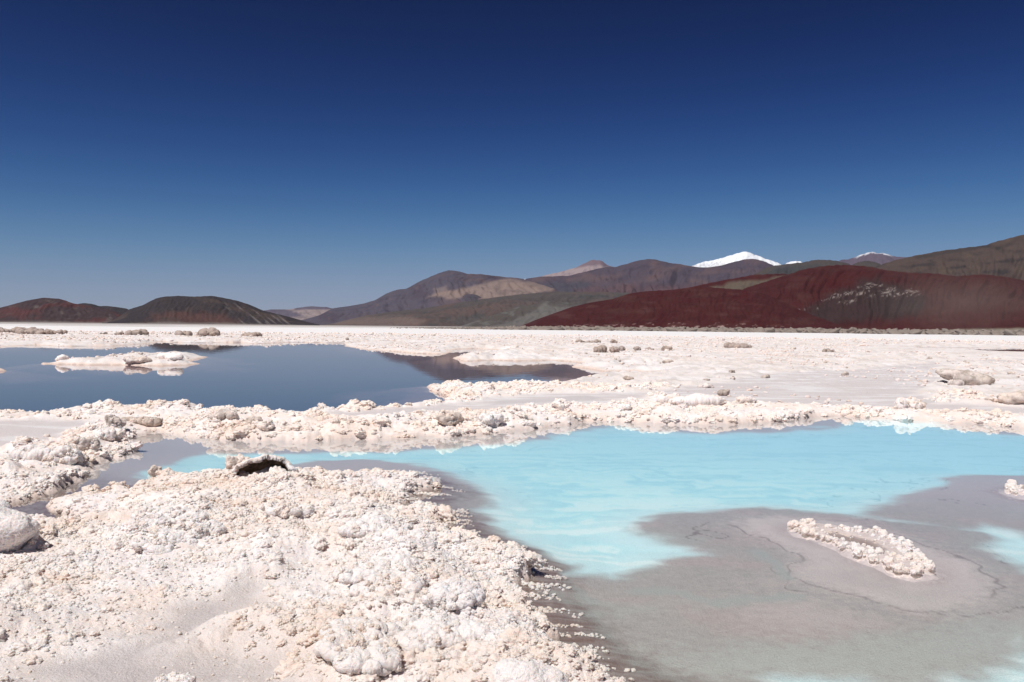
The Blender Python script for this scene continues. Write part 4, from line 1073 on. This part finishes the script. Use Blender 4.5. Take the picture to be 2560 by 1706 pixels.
def strew(name, dens, sel, size, mat, label, cat, sink=.25, flat=.8, extra=None, **kw):
    k, j = pick(dens, sel & infront)
    s = size(k) * (.55 + .9 * rs.rand(len(k)) ** 1.6)
    P = np.stack([GX[k] + j[:, 0] * s * 1.5, GY[k] + j[:, 1] * s * 1.5, G['z'][k] + s * (.35 - sink)], 1)
    sc3 = np.stack([s * (.8 + .5 * rs.rand(len(k))), s * (.8 + .5 * rs.rand(len(k))), s * flat * (.7 + .5 * rs.rand(len(k)))], 1)
    rot = np.stack([(rs.rand(len(k)) - .5) * .9, (rs.rand(len(k)) - .5) * .9, rs.rand(len(k)) * 6.28], 1)
    if extra is not None and len(extra):
        re_ = np.hypot(extra[:, 0], extra[:, 1]); n_ = len(extra)
        s2 = (.011 + .0012 * re_) * (.55 + .9 * rs.rand(n_) ** 1.6)
        P = np.concatenate([P, extra])
        sc3 = np.concatenate([sc3, np.stack([s2 * (.8 + .5 * rs.rand(n_)), s2 * (.8 + .5 * rs.rand(n_)), s2 * (.7 + .4 * rs.rand(n_))], 1)])
        rot = np.concatenate([rot, rs.rand(n_, 3) * 6.28])
        k = np.concatenate([k, np.zeros(n_, int)])
    print(name, len(k))
    return scatter(name, P, sc3, rot, rs.randint(0, 5, len(k)), mat, label, cat, **kw)
gr_, gL, gro, gpan, grid_ = G['r'], G['L'], G['rough'], G['pan'], G['rid']
patch = ss(-.05, .3, fbm(GX * .9, GY * .9, 201, 3))
sel = (gL > .02) & (gr_ < 24)
cover = np.clip(gro * 1.25 * (.12 + .88 * patch) + 3.5 * grid_ + .45 * G['lip'], 0, 1.4) * (1 - .93 * gpan)
strew('salt_nodules', 430 * cover * (7 / np.maximum(gr_, 5)) ** 1.1, sel, lambda k: (.015 + .0014 * gr_[k]) * (1 + 1.5 * rs.rand(len(k)) ** 6), M_NOD,
      'small knobbly salt nodules crusting the banks', 'salt nodules', sink=.5, flat=.75, extra=np.concatenate(ON_BLOCKS))
strew('salt_crumbs', 1500 * np.clip(.25 + cover, 0, 1.2) * (1 - .96 * gpan) * (1 - ss(6, 11, gr_)), (gL > .01) & (gr_ < 11), lambda k: .004 + .0009 * gr_[k], M_NOD, 'fine salt crumbs scattered over the near crust', 'salt crumbs', sub=2, flat=.9, sink=.3)
rowy = ss(.05, .30, fbm(GX * 1.5, GY * 11, 203, 2)) 
strew('shore_crystals', 3200 * rowy * (1 - ss(.12, .36, G['pool'])), (G['pool'] > -.06) & (gr_ < 10.5) & (GX > -1.8), lambda k: .006 + .0008 * gr_[k], M_NOD, 'rows of small salt crystals fringing the near island', 'salt crystals', sink=.05, sub=3)
strew('salt_lumps', 6.0 * (1 - .7 * ss(50, 120, gr_)) * np.clip(.15 + fbm(GX * .12, GY * .12, 205, 3) * 1.2, 0, 1), (gL > .3) & (gr_ > 20) & (gr_ < 175) & (G['fz'] < .3), lambda k: .035 + .0010 * gr_[k] * (.35 + rs.rand(len(k)) ** 4), M_FAR, 'crumbling salt lumps littering the far plain', 'salt lumps', sub=2, flat=.7)
strew('dirty_salt_lumps', .35 * np.clip(.1 + fbm(GX * .2, GY * .2, 207, 3) * 1.5, 0, 1), (gL > .3) & (gr_ > 18) & (gr_ < 150) & (G['fz'] < .3), lambda k: .04 + .0011 * gr_[k] * (.4 + rs.rand(len(k)) ** 4), M_DARK, 'dirty grey salt lumps sprinkled over the far plain', 'salt lumps', sub=2, flat=.7)
# dark rubble belt at the foot of the red hill
n = 5200
az_ = R(-8.2) + rs.rand(n) ** .8 * R(48)
rr = 470 + 330 * rs.rand(n) - 60 * ss(.1, .5, az_) * rs.rand(n) + 250 * ss(0, -.15, az_) * rs.rand(n)
s = (.7 + 1.1 * rs.rand(n) ** 2) * ss(-.15, .05, az_) + .25
P = np.stack([rr * np.sin(az_), rr * np.cos(az_), s * .1 + .1], 1)
scatter('rubble', P, np.stack([s * 1.7, s * 1.7, s * .75], 1), np.stack([rs.rand(n) * .6, rs.rand(n) * .6, rs.rand(n) * 6.28], 1), rs.randint(0, 5, n), M_RUB,
        'grey belt of broken rubble along the far edge of the flat', 'rubble', sub=2, amp=.6)
print('strewn', round(time.time() - T0, 1))


# ------------------------------------------------------------------ the air
def mat_vol(name, colour, density, aniso):
    m = bpy.data.materials.new(name); m.use_nodes = True
    t = m.node_tree; t.nodes.clear()
    out = t.nodes.new('ShaderNodeOutputMaterial'); v = t.nodes.new('ShaderNodeVolumePrincipled')
    v.inputs['Color'].default_value = colour + (1,); v.inputs['Density'].default_value = density; v.inputs['Anisotropy'].default_value = aniso
    t.links.new(v.outputs[0], out.inputs['Volume'])
    return m
bm = bmesh.new(); bmesh.ops.create_cube(bm, size=1.0)
bmesh.ops.transform(bm, matrix=Matrix.Diagonal((84000, 84000, 2620, 1)), verts=bm.verts)
me = bpy.data.meshes.new('haze'); bm.to_mesh(me); bm.free(); me.materials.append(mat_vol('haze', (.48, .68, 1.0), 0.50e-5, .2))
tag(link('haze', me, (0, 0, 1300)), 'thin blue air between the flat and the far mountains', 'haze', 'stuff')
d = ray(np.array([2400.0]), np.array([783.0]))[0]; d = d / d[1] * 2550
V, Fc = ICO[4]
dm = mat_vol('dust', (.84, .76, .66), .0, .0)
t = dm.node_tree; v_ = [n for n in t.nodes if n.type == 'PRINCIPLED_VOLUME'][0]
tc = t.nodes.new('ShaderNodeTexCoord'); gr = t.nodes.new('ShaderNodeTexGradient'); gr.gradient_type = 'SPHERICAL'
t.links.new(tc.outputs['Object'], gr.inputs[0])
nz = t.nodes.new('ShaderNodeTexNoise'); nz.inputs['Scale'].default_value = 2.2; nz.inputs['Detail'].default_value = 2
t.links.new(tc.outputs['Object'], nz.inputs['Vector'])
m1 = t.nodes.new('ShaderNodeMath'); m1.operation = 'MULTIPLY'; t.links.new(gr.outputs['Fac'], m1.inputs[0]); t.links.new(nz.outputs[0], m1.inputs[1])
m2 = t.nodes.new('ShaderNodeMath'); m2.operation = 'MULTIPLY'; t.links.new(m1.outputs[0], m2.inputs[0]); m2.inputs[1].default_value = .0026
t.links.new(m2.outputs[0], v_.inputs['Density'])
o = link('dust', mesh_np('dust', V, Fc, dm), (d[0], d[1], d[2] + 26))
o.scale = (300, 120, 105)
tag(o, 'beige dust drifting across the foot of the red hill', 'dust', 'stuff')
print('all', round(time.time() - T0, 1))
